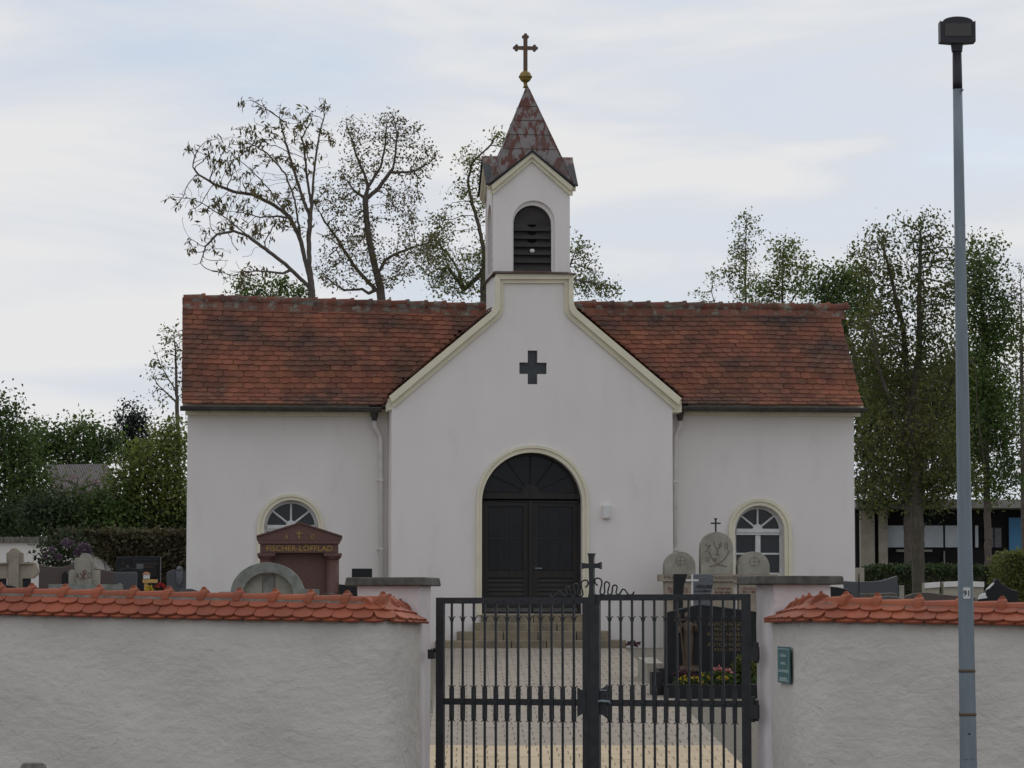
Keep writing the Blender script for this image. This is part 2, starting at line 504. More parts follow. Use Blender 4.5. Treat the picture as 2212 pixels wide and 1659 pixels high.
def build_path():
    YB, Y0, Y1 = 33.9, 29.4, 50.0
    def edges(Y):
        k = (Y - 33.9) / 16.1
        return -0.95 + (-0.20) * k, 2.36 + (-0.52) * k
    # bedding: the dark joint colour
    V, Q = [], []
    ys = np.linspace(Y0, Y1, 40)
    for i, Y in enumerate(ys):
        a, b = edges(Y)
        V += [(a - .02, Y, ground_z(0, Y) + 0.004), (b + .02, Y, ground_z(0, Y) + 0.004)]
        if i:
            k = 2 * i
            Q.append((k - 2, k - 1, k + 1, k))
    path = structure(np_mesh('path', np.array(V), np.array(Q), M['joint']))
    pieces = []
    d = 0.30
    j = 0
    Y = Y0
    while Y < Y1 - d:
        a, b = edges(Y)
        nn = 15
        w = (b - a) / nn
        off = 0.5 * w if j % 2 else 0
        for i in range(-1, nn + 1):
            x0, x1 = a + i * w + off, a + (i + 1) * w + off
            x0, x1 = max(a, x0), min(b, x1)
            if x1 - x0 < 0.05:
                continue
            pieces.append((x0 + random.uniform(.002, .008), x1 - random.uniform(.002, .008), Y, Y + d - .003, Y + d < YB))
        Y += d
        j += 1
    vis = [p for p in pieces if p[2] > 31.2]
    vis.sort(key=lambda p: p[2])
    single = set(vis[:300])
    rest = MB()
    hid = MB()
    for p in pieces:
        x0, x1, y0, y1, beige = p
        za, zb = ground_z(0, y0), ground_z(0, y1)
        t = 0.014 + random.uniform(-.002, .002)
        vs = [(x0, y0, za), (x1, y0, za), (x1, y1, zb), (x0, y1, zb), (x0, y0, za + t), (x1, y0, za + t), (x1, y1, zb + t), (x0, y1, zb + t)]
        fs = [(4, 5, 6, 7), (0, 1, 5, 4), (1, 2, 6, 5), (2, 3, 7, 6), (3, 0, 4, 7)]
        if p in single:
            MB().add(vs, fs).build('paving_stone', M['slabbeige' if beige else 'slab'], path)
        elif beige:
            hid.add(vs, fs)
        else:
            rest.add(vs, fs)
    o = rest.build('paving_stones', M['slab_i'], path); o['kind'] = 'stuff'
    o = hid.build('paving_stones', M['slabbeige'], path); o['kind'] = 'stuff'
build_path()

# ================================================================ chapel
PHI = math.atan(711 / F)
O = at(1148, 1395, 52.0); O.z = 1.18
CH = Fr(O, PHI)
L = CH.L
chapel = thing('chapel', 'white chapel with red tiled wings, stepped gable and little bell tower', 'chapel', CH)
TW, TE, TR_ = 0.9, 0.55, 2.55            # wing front, eave and ridge, measured back from the gable front

def gable_px(side):
    # outer edge of the gable coping from the foot up to the tower base, in picture units
    return [(840, 858), (1054, 680), (1063, 672), (1068, 663), (1069, 650), (1069, 597)] if side < 0 else \
           [(1470, 863), (1253, 680), (1244, 672), (1239, 663), (1237, 650), (1237, 597)]
def gable_in(side):
    return [(850, 881), (1070, 694), (1079, 686), (1085, 676), (1087, 662), (1087, 612)] if side < 0 else \
           [(1458, 885), (1236, 694), (1227, 686), (1221, 676), (1219, 662), (1219, 612)]

# --- gable front (risalit) with door and cross openings
xl, xr = L(846, 1000)[0], L(1453, 1000)[0]
dx0, dx1 = L(1040, 1200)[0], L(1258, 1200)[0]
dz0, dz1 = L(1148, 1326)[1], L(1148, 977)[1]
outer = [(xl, -0.3), (xr, -0.3)] + [(xr, L(1453, 872)[1])] + CH.LL(gable_px(1)) + CH.LL(gable_px(-1))[::-1] + [(xl, L(846, 872)[1])]
door_hole = arch_loop(dx0, dx1, dz0, dz1, 28)
cxs = [L(a, 790)[0] for a in (1122, 1140, 1161, 1181)]
czs = [L(1150, b)[1] for b in (830, 808, 783, 757)]
cross_hole = [(cxs[1], czs[0]), (cxs[2], czs[0]), (cxs[2], czs[1]), (cxs[3], czs[1]), (cxs[3], czs[2]), (cxs[2], czs[2]), (cxs[2], czs[3]),
              (cxs[1], czs[3]), (cxs[1], czs[2]), (cxs[0], czs[2]), (cxs[0], czs[1]), (cxs[1], czs[1])]
mb = MB(); mb.plate([outer, door_hole, cross_hole], 0, 0.42)
mb.build('gable_wall', M['render'], chapel)
mb = MB()                                  # side walls of the projecting middle part
ze = L(846, 880)[1]
mb.box(xl, xl + .4, 0.424, TR_ + .2, -0.3, ze + .12).box(xr - .4, xr, 0.424, TR_ + .2, -0.3, ze + .12)
mb.build('side_wall', M['render'], chapel)
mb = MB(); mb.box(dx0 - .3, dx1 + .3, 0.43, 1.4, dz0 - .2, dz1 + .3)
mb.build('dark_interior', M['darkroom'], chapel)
# blue-grey glass of the cross opening, set back in it
mb = MB(); mb.box(cxs[0] - .05, cxs[3] + .05, 0.10, 0.13, czs[0] - .05, czs[3] + .05)
cw = mb.build('cross_window', M['crossglass'], chapel)
mb = MB()
for (xa, za) in ((cxs[1], czs[2]), (cxs[2], czs[2])):
    mb.tube([(xa, 0.095, za), ((cxs[1] + cxs[2]) / 2, 0.095, (czs[1] + czs[2]) / 2 - .01)], .004, 4)
mb.build('lead_line', M['gutter'], cw)

# --- coping of the gable: two stepped cream mouldings
for side in (-1, 1):
    a, b = CH.LL(gable_px(side)), CH.LL(gable_in(side))
    mid = [((p[0] * .45 + q[0] * .55), (p[1] * .45 + q[1] * .55)) for p, q in zip(a, b)]
    MB().plate([a + b[::-1]], -0.05, -0.002).build('gable_moulding', M['cream'], chapel)
    up = [(p[0], p[1] + .012) for p in a]
    MB().plate([up + mid[::-1]], -0.13, -0.053).build('gable_coping', M['cream'], chapel)
    # foot of the coping, returning along the side
    f = a[0]
    MB().box(f[0] - .02 if side < 0 else f[0] - .22, f[0] + .22 if side < 0 else f[0] + .02, 0.004, 0.5, f[1] - .22, f[1] - .03).build('coping_foot', M['cream'], chapel)
tb = [L(1069, 597), L(1237, 597), L(1219, 612), L(1087, 612)]
MB().plate([tb], -0.05, -0.002).build('tower_moulding', M['cream'], chapel)
MB().plate([[L(1069, 593), L(1237, 593), L(1231, 604), L(1076, 604)]], -0.10, -0.053).build('tower_moulding', M['cream'], chapel)

# --- roof behind the gable
slope_l = CH.LL([(840, 852), (1062, 667)]); slope_r = CH.LL([(1470, 857), (1246, 667)])
def risalit_z(x):
    (x0, z0), (x1, z1) = slope_l if x < 0 else slope_r
    return z0 + (z1 - z0) * (x - x0) / (x1 - x0)
for (p, q) in ((slope_l, -1), (slope_r, 1)):
    (x0, z0), (x1, z1) = p
    k = (z1 - z0) / (x1 - x0)
    xe, xt = x0 + .05 * q, x1 - .0 * q
    zA, zB = z0 + k * (xe - x0), z0 + k * (xt - x0)
    vs = [(xe, 0.02, zA), (xt, 0.02, zB), (xt, TR_ + .6, zB), (xe, 0.9, zA), (xe, 0.02, zA - .08), (xt, 0.02, zB - .08), (xt, TR_ + .6, zB - .08), (xe, 0.9, zA - .08)]
    MB().add(vs, [(0, 1, 2, 3), (7, 6, 5, 4), (0, 4, 5, 1), (3, 7, 4, 0)]).build('middle_roof', M['oldtile'], chapel)
    # row of plain tiles along the verge, their red edges showing above the coping
    nn = 22
    for i in range(nn):
        f0, f1 = i / nn, (i + 1.25) / nn
        a0, a1 = xe + (x1 - xe) * f0, xe + (x1 - xe) * min(f1, 1)
        vs = []
        for yy in (-0.115, 0.16):
            vs += [(a0, yy, z0 + k * (a0 - x0) + .035), (a1, yy, z0 + k * (a1 - x0) + .006), (a1, yy, z0 + k * (a1 - x0) + .022), (a0, yy, z0 + k * (a0 - x0) + .052)]
        MB().add(vs, [(0, 1, 2, 3), (7, 6, 5, 4), (0, 4, 5, 1), (3, 2, 6, 7), (0, 3, 7, 4), (1, 5, 6, 2)]).build('verge_tile', M['oldtile'], chapel)

# --- wings
wins = {}
def wing(side):
    if side < 0:
        x0, x1 = L(404, 1100, TW)[0], xl - .004
        ox0, ox1, apex = 570, 688, 1080
        sx0, sx1, sapex = 555, 698, 1067
    else:
        x0, x1 = xr + .004, L(1846, 1100, TW)[0]
        ox0, ox1, apex = 1587, 1694, 1092
        sx0, sx1, sapex = 1573, 1709, 1077
    pm = (ox0 + ox1) / 2
    z0, zt = L(pm, 1243, TW)[1], L(pm, apex, TW)[1]
    a0, a1 = L(ox0, 1150, TW)[0], L(ox1, 1150, TW)[0]
    ztop = L(600 if side < 0 else 1650, 886, TW)[1] + .10
    hole = arch_loop(a0, a1, z0, zt, 22)
    MB().plate([[(x0, -0.3), (x1, -0.3), (x1, ztop), (x0, ztop)], hole], TW, TW + .38).build('wing_wall', M['render'], chapel)
    # gable end and rear wall
    xo = x0 if side < 0 else x1
    xi = xo + .38 * (-side)
    zr = L(500 if side < 0 else 1750, 652, TR_)[1] - .34
    e0, e1 = min(xo, xi), max(xo, xi)
    yb = TR_ + (TR_ - TW)
    vs = []
    for xx in (e0, e1):
        vs += [(xx, TW + .384, -.3), (xx, yb, -.3), (xx, yb, ztop), (xx, TR_, zr), (xx, TW + .384, ztop + .12)]
    MB().add(vs, [(0, 1, 2, 3, 4), (9, 8, 7, 6, 5), (0, 5, 6, 1), (1, 6, 7, 2), (2, 7, 8, 3), (3, 8, 9, 4), (4, 9, 5, 0)]).build('end_wall', M['render'], chapel)
    MB().box(x0 + .39, x1 - .39, yb - .3, yb - .004, -.3, ztop).build('rear_wall', M['render'], chapel)
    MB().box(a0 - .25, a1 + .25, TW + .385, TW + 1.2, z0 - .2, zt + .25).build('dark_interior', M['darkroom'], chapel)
    # corner pilaster strip, slightly proud
    cs = (x0, x0 + .2) if side < 0 else (x1 - .2, x1)
    # cream eaves moulding under the gutter
    g0, g1 = L(404, 890, TW)[0], L(838, 890, TW)[0]
    if side > 0:
        g0, g1 = L(1468, 890, TW)[0], L(1852, 890, TW)[0]
    zz = L(600 if side < 0 else 1650, 899, TW)[1]
    MB().box(g0 - (.03 if side < 0 else 0), g1 + (.03 if side > 0 else 0), TW - .10, TW - .003, zz, zz + .10).build('eaves_moulding', M['cream'], chapel)
    MB().box(g0 - (.06 if side < 0 else 0), g1 + (.06 if side > 0 else 0), TW - .22, TW - .003, zz + .103, zz + .2).build('eaves_moulding', M['cream'], chapel)
    # cream surround of the window
    s0, s1, st = L(sx0, 1150, TW)[0], L(sx1, 1150, TW)[0], L(pm, sapex, TW)[1]
    w = s1 - s0
    ring = arch_loop(s0, s1, z0 - .02, st, 22)
    inner = arch_loop(a0, a1, z0 - .02, zt, 22)
    out_ = ring[1:][0:1] + ring[2:] + [ring[0]]
    inn_ = inner[1:][0:1] + inner[2:] + [inner[0]]
    MB().plate([out_ + inn_[::-1]], TW - .03, TW - .003).build('window_surround', M['cream'], chapel)
    o2 = [(a0 * .45 + s0 * .55, z0 - .02), (a1 * .45 + s1 * .55, z0 - .02)] + arch_loop(a0 * .45 + s0 * .55, a1 * .45 + s1 * .55, z0, zt * .45 + st * .55, 22)[2:]
    o2_ = o2[1:2] + o2[2:] + [o2[0]]
    MB().plate([out_ + o2_[::-1]], TW - .055, TW - .033).build('window_surround', M['cream'], chapel)
    MB().box(s0 - .05, s1 + .05, TW - .12, TW - .003, z0 - .12, z0 - .025).build('window_sill', M['cream'], chapel)
    # window
    yf = TW + .16
    cx_, r = (a0 + a1) / 2, (a1 - a0) / 2
    zs = zt - r
    fw = .055
    fr = MB()
    i2 = arch_loop(a0 + fw, a1 - fw, z0 + .05, zt - fw, 22)
    fr.plate([hole, i2], yf, yf + .07)
    win = fr.build('window', M['whiteframe'], chapel)
    zT = L(pm, (1138 if side < 0 else 1146), TW)[1]
    MB().box(a0 + fw, a1 - fw, yf - .03, yf + .08, zT - .075, zT + .035).build('transom', M['whiteframe'], win)
    MB().box(a0 + fw, a1 - fw, yf - .05, yf - .032, zT - .03, zT + .02).build('transom', M['whiteframe'], win)
    MB().box(cx_ - .045, cx_ + .045, yf - .012, yf + .065, z0 + .05, zT - .078).build('mullion', M['whiteframe'], win)
    zmid = (z0 + zT) / 2 - .01
    for (u0, u1) in ((a0 + fw, cx_ - .046), (cx_ + .046, a1 - fw)):
        MB().box(u0, u1, yf + .002, yf + .05, zmid - .016, zmid + .016).build('glazing_bar', M['whiteframe'], win)
        for (w0, w1) in ((z0 + .05, zmid - .017), (zmid + .017, zT - .08)):
            MB().box(u0, u1, yf + .055, yf + .06, w0, w1).build('pane', M['glass'], win)
    for ang in (42, 90, 138):
        dx, dz = math.cos(R(ang)), math.sin(R(ang))
        rr = r - fw + .01
        p0, p1 = (cx_, zT + .03), (cx_ + dx * rr, zs + dz * rr)
        n_ = Vector((-(p1[1] - p0[1]), p1[0] - p0[0])).normalized() * .016
        MB().plate([[(p0[0] + n_.x, p0[1] + n_.y), (p0[0] - n_.x, p0[1] - n_.y), (p1[0] - n_.x, p1[1] - n_.y), (p1[0] + n_.x, p1[1] + n_.y)]], yf + .002, yf + .05).build('glazing_bar', M['whiteframe'], win)
    MB().plate([[(cx_ - .09, zT + .036)] + [(cx_ + .09, zT + .036)] + arc(cx_, zT + .036, .085, 10, 170, 8)], yf - .004, yf + .055).build('bar_rosette', M['whiteframe'], win)
    fan = arch_loop(a0 + fw, a1 - fw, zT + .036, zt - fw, 22)
    MB().plate([fan], yf + .055, yf + .06).build('pane', M['glass'], win)
wing(-1); wing(1)

# --- door, fanlight, surround
s0, s1, st = L(1029, 1200)[0], L(1271, 1200)[0], L(1148, 962)[1]
def halfring(o, i):
    return [o[1]] + o[2:] + [o[0]] + ([i[1]] + i[2:] + [i[0]])[::-1]
oo, ii = arch_loop(s0, s1, dz0 - .02, st, 28), arch_loop(dx0 + .004, dx1 - .004, dz0 - .02, dz1 - .004, 28)
MB().plate([halfring(oo, ii)], -.035, -.003).build('door_surround', M['cream'], chapel)
mm = arch_loop(s0 * .6 + dx0 * .4, s1 * .6 + dx1 * .4, dz0 - .02, st * .6 + dz1 * .4, 28)
MB().plate([halfring(oo, mm)], -.06, -.038).build('door_surround', M['cream'], chapel)
yd = .20
ztr = L(1148, 1068)[1]
top_ = arch_loop(dx0, dx1, ztr - .1, dz1, 28)
dm = MB().plate([top_, arch_loop(dx0 + .05, dx1 - .05, ztr + .03, dz1 - .05, 28)], yd, yd + .10)
for (p0, p1, w0, w1) in ((dx0, dx0 + .05, dz0, ztr - .1), (dx1 - .05, dx1, dz0, ztr - .1), (dx0 + .05, dx1 - .05, dz0, dz0 + .02)):
    dm.box(p0, p1, yd, yd + .1, w0, w1)
door = dm.build('door', M['doorwood'], chapel)
door['label'] = 'dark brown double door under a fanlight'
MB().box(dx0 + .004, dx1 - .004, yd - .035, yd - .003, ztr - .07, ztr + .03).build('transom', M['doorwood'], door)
cxd = (dx0 + dx1) / 2
MB().box(cxd - .035, cxd + .035, yd - .01, yd + .03, dz0 + .03, ztr - .1).build('meeting_stile', M['doorwood'], door)
zlo = L(1148, 1240)[1]; zmu = L(1148, 1140)[1]
for (u0, u1) in ((dx0 + .052, cxd - .037), (cxd + .037, dx1 - .052)):
    b0, b1 = u0 + .09, u1 - .09
    bt = ztr - .20
    lf = MB()
    for (p0, p1, w0, w1) in ((u0, b0, dz0 + .022, ztr - .102), (b1, u1, dz0 + .022, ztr - .102), (b0, b1, bt, ztr - .102), (b0, b1, zlo - .06, zlo + .06), (b0, b1, dz0 + .022, dz0 + .16)):
        lf.box(p0, p1, yd + .02, yd + .07, w0, w1)
    lf.build('door_leaf', M['doorwood'], door)
    nx, nz = 3, 2
    for i in range(nx):
        for j in range(nz):
            pw, ph = (b1 - b0) / nx, (bt - zlo - .06) / nz
            MB().box(b0 + i * pw + .006, b0 + (i + 1) * pw - .006, yd + .045, yd + .05, zlo + .06 + j * ph + .006, zlo + .06 + (j + 1) * ph - .006).build('pane', M['doorglass'], door)
    for i in range(1, nx):
        MB().box(b0 + i * pw - .011, b0 + i * pw + .011, yd + .03, yd + .06, zlo + .06, bt).build('glazing_bar', M['doorwood'], door)
    MB().box(b0, b1, yd + .032, yd + .058, zlo + .06 + ph - .011, zlo + .06 + ph + .011).build('glazing_bar', M['doorwood'], door)
    ns = 6
    hh = (zlo - .06 - dz0 - .16) / ns
    for i in range(ns):
        za = dz0 + .16 + i * hh
        MB().add([(b0, yd + .025, za), (b1, yd + .025, za), (b1, yd + .05, za + hh * 1.1), (b0, yd + .05, za + hh * 1.1), (b0, yd + .045, za), (b1, yd + .045, za), (b1, yd + .07, za + hh * 1.1), (b0, yd + .07, za + hh * 1.1)],
                 [(0, 1, 2, 3), (7, 6, 5, 4), (0, 4, 5, 1), (3, 2, 6, 7), (0, 3, 7, 4), (1, 5, 6, 2)]).build('slat', M['doorwood'], door)
    MB().box(u0 + .01, u1 - .01, yd + .005, yd + .022, dz0 + .035, dz0 + .10).build('kick_plate', M['gutter'], door)
MB().tube([(cxd + .08, yd + .02, zlo + .1), (cxd + .08, yd - .04, zlo + .1), (cxd + .19, yd - .04, zlo + .1)], .011, 6).build('door_handle', M['galv'], door)
fanl = arch_loop(dx0 + .05, dx1 - .05, ztr + .03, dz1 - .05, 28)
MB().plate([fanl], yd + .05, yd + .056).build('fanlight_pane', M['doorglass'], door)
rr = (dx1 - dx0) / 2 - .05
for ang in (0, 30, 60, 90, 120, 150, 180):
    p1 = (cxd + math.cos(R(ang)) * rr, max(ztr + .045, ztr + .03 + math.sin(R(ang)) * (dz1 - ztr - .08)))
    MB().tube([(cxd, yd + .035, ztr + .035), (p1[0], yd + .035, p1[1])], .011, 5).build('fanlight_bar', M['doorwood'], door)
MB().plate([[(cxd - .15, ztr + .03), (cxd + .15, ztr + .03)] + arc(cxd, ztr + .03, .15, 0, 180, 10)[1:-1]], yd + .02, yd + .05).build('fanlight_hub', M['doorwood'], door)

# --- roofs of the wings
def tile_mesh(w, l, th, mt, name='tile', n=8, ar=.33):
    """plain tile with a rounded tail: u across, v down the slope, n up"""
    ol = [(-w / 2, 0), (-w / 2, l - w * ar)]
    for i in range(1, n):
        a = math.pi * i / n
        ol.append((-w / 2 * math.cos(a), l - w * ar + w * ar * math.sin(a)))
    ol += [(w / 2, l - w * ar), (w / 2, 0)]
    k = len(ol)
    vs = [(p[0], p[1], th) for p in ol] + [(p[0], p[1], 0) for p in ol]
    fs = [list(range(k))[::-1], [k + i for i in range(k)]]
    for i in range(k):
        j = (i + 1) % k
        fs.append((i, j, j + k, i + k))
    # winding: flip so the upper face looks along +n
    return MB().add(vs, [list(f)[::-1] for f in fs]).mesh(name, mt) if False else MB().add(vs, fs).mesh(name, mt)

def basis(u, v, n, o):
    m = Matrix.Identity(4)
    for i, a in enumerate((u, v, n, o)):
        for r_ in range(3):
            m[r_][i] = a[r_]
    return m

TILE = tile_mesh(.1765, .30, .021, M['oldtile'], ar=.21)
NROW = 21
def wing_roof(side):
    if side < 0:
        xa, xb = L(392, 878, TE)[0], L(1075, 655, TR_)[0]
        ze_ = L(600, 876, TE)[1]
    else:
        xa, xb = L(1235, 655, TR_)[0], L(1865, 878, TE)[0]
        ze_ = L(1650, 877, TE)[1]
    zr_a = L(440, 652, TR_)[1]; zr_b = L(1050, 671, TR_)[1]
    if side > 0:
        zr_a = zr_b = L(1500, 669, TR_)[1]
    xa0, xb0 = L(395, 700, TR_)[0], L(1050, 700, TR_)[0]
    def zr(x):
        return zr_a + (zr_b - zr_a) * min(1, max(0, (x - xa0) / (xb0 - xa0))) if side < 0 else zr_a
    # profile: a kick at the eaves, then steep
    s_k = .16
    def prof(f, x):
        y = TE + (TR_ - TE) * f
        rise = zr(x) - ze_
        # smooth kick: slope starts lower
        g = f - .035 * math.sin(min(1, f / .35) * math.pi)
        z = ze_ + rise * g
        sag = -.02 * math.sin(f * math.pi) * math.sin((x - xa) / (xb - xa) * math.pi * 2.2)
        return Vector((x, y, z + sag))
    base_v, base_q = [], []
    nx, nf = 24, 24
    for j in range(nf + 1):
        for i in range(nx + 1):
            x = xa + .02 + (xb - xa - .04) * i / nx
            p = prof(j / nf, x)
            base_v.append((x, p.y + .06, p.z - .05))
    for j in range(nf):
        for i in range(nx):
            a = j * (nx + 1) + i
            base_q.append((a, a + 1, a + nx + 2, a + nx + 1))
    roof = np_mesh('roof', np.array(base_v), np.array(base_q), M['oldtile'], chapel)
    roof['label'] = 'left wing roof of old red plain tiles' if side < 0 else 'right wing roof of old red plain tiles'
    # rear slope
    yb = 2 * TR_ - TE
    MB().add([(xa + .02, TR_, zr(xa) - .03), (xb, TR_, zr(xb) - .03), (xb, yb, ze_ + .14), (xa + .3, yb, ze_ + .14)], [(0, 1, 2, 3)]).build('rear_slope', M['oldtile'], roof)
    items = []
    w = .1795
    for j in range(NROW):
        f0 = j / NROW
        nt_ = int((xb - xa) / w) + 1
        for i in range(-1 if j % 2 else 0, nt_):
            x = xa + w / 2 + i * w + (w / 2 if j % 2 else 0)
            wid = 1.0
            e0, e1 = max(xa, x - w / 2), min(xb, x + w / 2)
            if e1 - e0 < .04:
                continue
            wid = (e1 - e0) / w
            x = (e0 + e1) / 2
            if wid > .95:
                x += random.uniform(-.005, .005)
            f = f0 + random.uniform(-.0035, .0035)
            tail = prof(f - .004, x)
            head = prof(f + 1.62 / NROW, x)
            if (tail.z + head.z) / 2 < risalit_z(x) + .02 and xl - .1 < x < xr + .1:
                continue
            v = (tail - head); ln = v.length; v.normalize()
            u = Vector((1, 0, 0)); u = (u - v * u.dot(v)).normalized()
            n_ = u.cross(v).normalized()
            if n_.z < 0:
                n_ = -n_
            # tail rides on the course below
            v2 = (v + n_ * .115).normalized(); n2 = (n_ - v * .115).normalized()
            tw = random.uniform(-.02, .02)
            u2 = (u + v2 * tw).normalized(); v2 = (v2 - u * tw).normalized()
            items.append((j, x, basis(u2 * wid, v2 * (ln / .30), n2 * (1 if True else 1), head + n_ * .004)))
    return roof, items, (xa, xb, ze_, zr)
rl, il, il_p = wing_roof(-1)
rr_, ir, ir_p = wing_roof(1)
base_co = np.array([v.co[:] for v in TILE.vertices])
base_f = [list(p.vertices) for p in TILE.polygons]
# tiles: the ones showing largest are objects, about 300 in all; the others one mass per roof
for roof, items, lo, hi in ((rl, il, 3, 8), (rr_, ir, 3, 9)):
    rest = MB()
    for (j, x, m) in items:
        if lo <= j < hi:
            link('roof_tile', TILE, roof, m)
        else:
            m_ = np.array(m)
            co = base_co @ m_[:3, :3].T + m_[:3, 3]
            rest.add(co.tolist(), base_f)
    o = rest.build('roof_tiles', M['oldtile_i'], roof)
    o['kind'] = 'stuff'
def ridge_mesh(l, r, mt, name, collar=.018, k=9, lo=-15, hi=195, knob=True):
    pr = [(0, r * .93), (l * .80, r), (l * .83, r + collar), (l * .97, r + collar * 1.25), (l, r + collar * .6)]
    vs, fs = [], []
    for x, q in pr:
        for j in range(k + 1):
            a = R(lo + (hi - lo) * j / k)
            vs.append((x, -q * math.cos(a), q * math.sin(a)))
    n = k + 1
    for i in range(len(pr) - 1):
        for j in range(k):
            fs.append((i * n + j, (i + 1) * n + j, (i + 1) * n + j + 1, i * n + j + 1))
    fs.append(list(range(n))[::-1] if False else list(range(n)))
    fs.append([(len(pr) - 1) * n + j for j in range(n)][::-1])
    mb = MB().add(vs, fs)
    if knob:
        b = l * .90
        mb.add([(b - .03, -.012, r + collar), (b + .03, -.012, r + collar), (b + .03, .012, r + collar), (b - .03, .012, r + collar), (b - .008, -.008, r + collar + .025), (b + .012, -.008, r + collar + .025), (b + .012, .008, r + collar + .025), (b - .008, .008, r + collar + .025)],
               [(4, 5, 6, 7), (0, 1, 5, 4), (1, 2, 6, 5), (2, 3, 7, 6), (3, 0, 4, 7)])
    return mb.mesh(name, mt)
RIDGE = ridge_mesh(.40, .098, M['ridgetile'], 'ridge_tile', .014, knob=False)
for roof, (xa, xb, ze_, zr) in ((rl, il_p), (rr_, ir_p)):
    # the course of tall tiles below the ridge, mortar and ridge tiles
    x = xa if roof is rl else xa + .05
    xe = xb if roof is rl else L(1812, 660, TR_)[0]
    if roof is rl:
        x = L(396, 660, TR_)[0]
    i = 0
    xx = x
    while xx < xe:
        w = .178
        z = zr(xx)
        MB().add([(xx + .002, TR_ - .225, z - .17), (xx + w - .003, TR_ - .225, z - .17), (xx + w - .003, TR_ - .06, z + .045), (xx + .002, TR_ - .06, z + .045),
                  (xx + .002, TR_ - .205, z - .18), (xx + w - .003, TR_ - .205, z - .18), (xx + w - .003, TR_ - .04, z + .035), (xx + .002, TR_ - .04, z + .035)],
                 [(0, 1, 2, 3), (7, 6, 5, 4), (0, 4, 5, 1), (3, 2, 6, 7), (0, 3, 7, 4), (1, 5, 6, 2)]).build('top_course_tile', M['ridgetile'], roof)
        xx += w
    mo = MB()
    n = 40
    for k in range(n):
        p, q = x + (xe - x) * k / n, x + (xe - x) * (k + 1) / n
        dz = random.uniform(-.012, .012)
        mo.box(p, q + .004, TR_ - .085 + random.uniform(-.012, .008), TR_ + .09, zr(p) - .02, zr(p) + .058 + dz)
    mo.build('ridge_mortar', M['mortar'], roof)
    xx = x
    while xx < xe - .15:
        m = Matrix.Translation((xx, TR_, zr(xx) + .035)) @ Matrix.Rotation(-math.atan((zr(xx + .34) - zr(xx)) / .34) + R(random.uniform(-1.2, 1.2) - 2.0), 4, 'Y')
        link('ridge_tile', RIDGE, roof, m)
        xx += .335
# --- gutters, hoppers, downpipes
def gutter(x0, x1, z):
    mb = MB()
    k = 7
    vs, fs = [], []
    for xx in (x0, x1):
        for j in range(k + 1):
            a = R(180 + 180 * j / k)
            vs.append((xx, TE - .06 + .072 * math.cos(a), z + .072 * math.sin(a)))
        for j in range(k + 1):
            a = R(360 - 180 * j / k)
            vs.append((xx, TE - .06 + .066 * math.cos(a), z + .004 + .066 * math.sin(a)))
    n = 2 * (k + 1)
    for j in range(n):
        fs.append((j, (j + 1) % n, n + (j + 1) % n, n + j))
    fs.append(list(range(k + 1)))
    mb.add(vs, fs)
    mb.tube([(x0, TE - .134, z + .002), (x1, TE - .134, z + .002)], .011, 6)
    g = mb.build('gutter', M['gutter'], chapel)
    xx = x0 + .5
    while xx < x1 - .1:
        MB().tube([(xx, TE - .15, z), (xx, TE - .06, z - .085), (xx, TE + .02, z)], .008, 4).build('gutter_bracket', M['gutter'], g)
        xx += .95
    return g
zg = L(600, 881, TE)[1]
gutter(L(389, 881, TE)[0], L(824, 881, TE)[0], zg)
zg2 = L(1650, 882, TE)[1]
gutter(L(1468, 881, TE)[0], L(1869, 881, TE)[0], zg2)
def downpipe(px_top, px_pipe, px_low, s):
    yt = TW - .16
    x0 = L(px_top, 890, yt)[0]; x1 = L(px_pipe, 940, yt)[0]; x2 = L(px_low, 1250, yt)[0]
    zt_ = L(px_top, 884, yt)[1]; zb = L(px_top, 911, yt)[1]
    mb = MB(); mb.lathe([(.04, zb), (.048, zb + .05), (.062, zb + .09), (.078, zt_ - .02), (.085, zt_ + .03)], 12, x0, yt)
    mb.box(x0 - .10, x0 + .13, yt - .07, yt + .1, zt_ - .0, zt_ + .12)
    mb.build('rain_hopper', M['gutter'], chapel)
    za = L(px_top, 925, yt)[1]; zc = L(px_top, 945, yt)[1]
    pts = [(x0, yt, zb + .02), (x0, yt, za + .05), (x0 + (x1 - x0) * .3, yt + .02, za), (x1 - (x1 - x0) * .25, TW - .09, zc + .06), (x1, TW - .075, zc - .02), (x2, TW - .075, .1)]
    p = MB().tube(pts, .043, 10).build('downpipe', M['whitepipe'], chapel, True)
    for zz in (2.9, 1.7, .7):
        MB().box(x1 - .055, x1 + .055, TW - .13, TW - .004, zz, zz + .03).build('pipe_clip', M['whitepipe'], p)
downpipe(809, 823, 826, -1)
downpipe(1469, 1461, 1459, 1)

# --- little bell tower
tx0, tx1 = L(1066, 500)[0], L(1232, 500)[0]
tc_, hw = (tx0 + tx1) / 2, (tx1 - tx0) / 2
YC = .06 + hw                                # tower axis, behind the gable front
zb0 = L(1150, 593)[1]
bx0, bx1 = L(1069, 600)[0], L(1237, 600)[0]
MB().box(bx0, bx1, .424, 2 * YC + .02, L(1150, 700)[1], zb0 - .002).build('tower_base', M['render'], chapel)
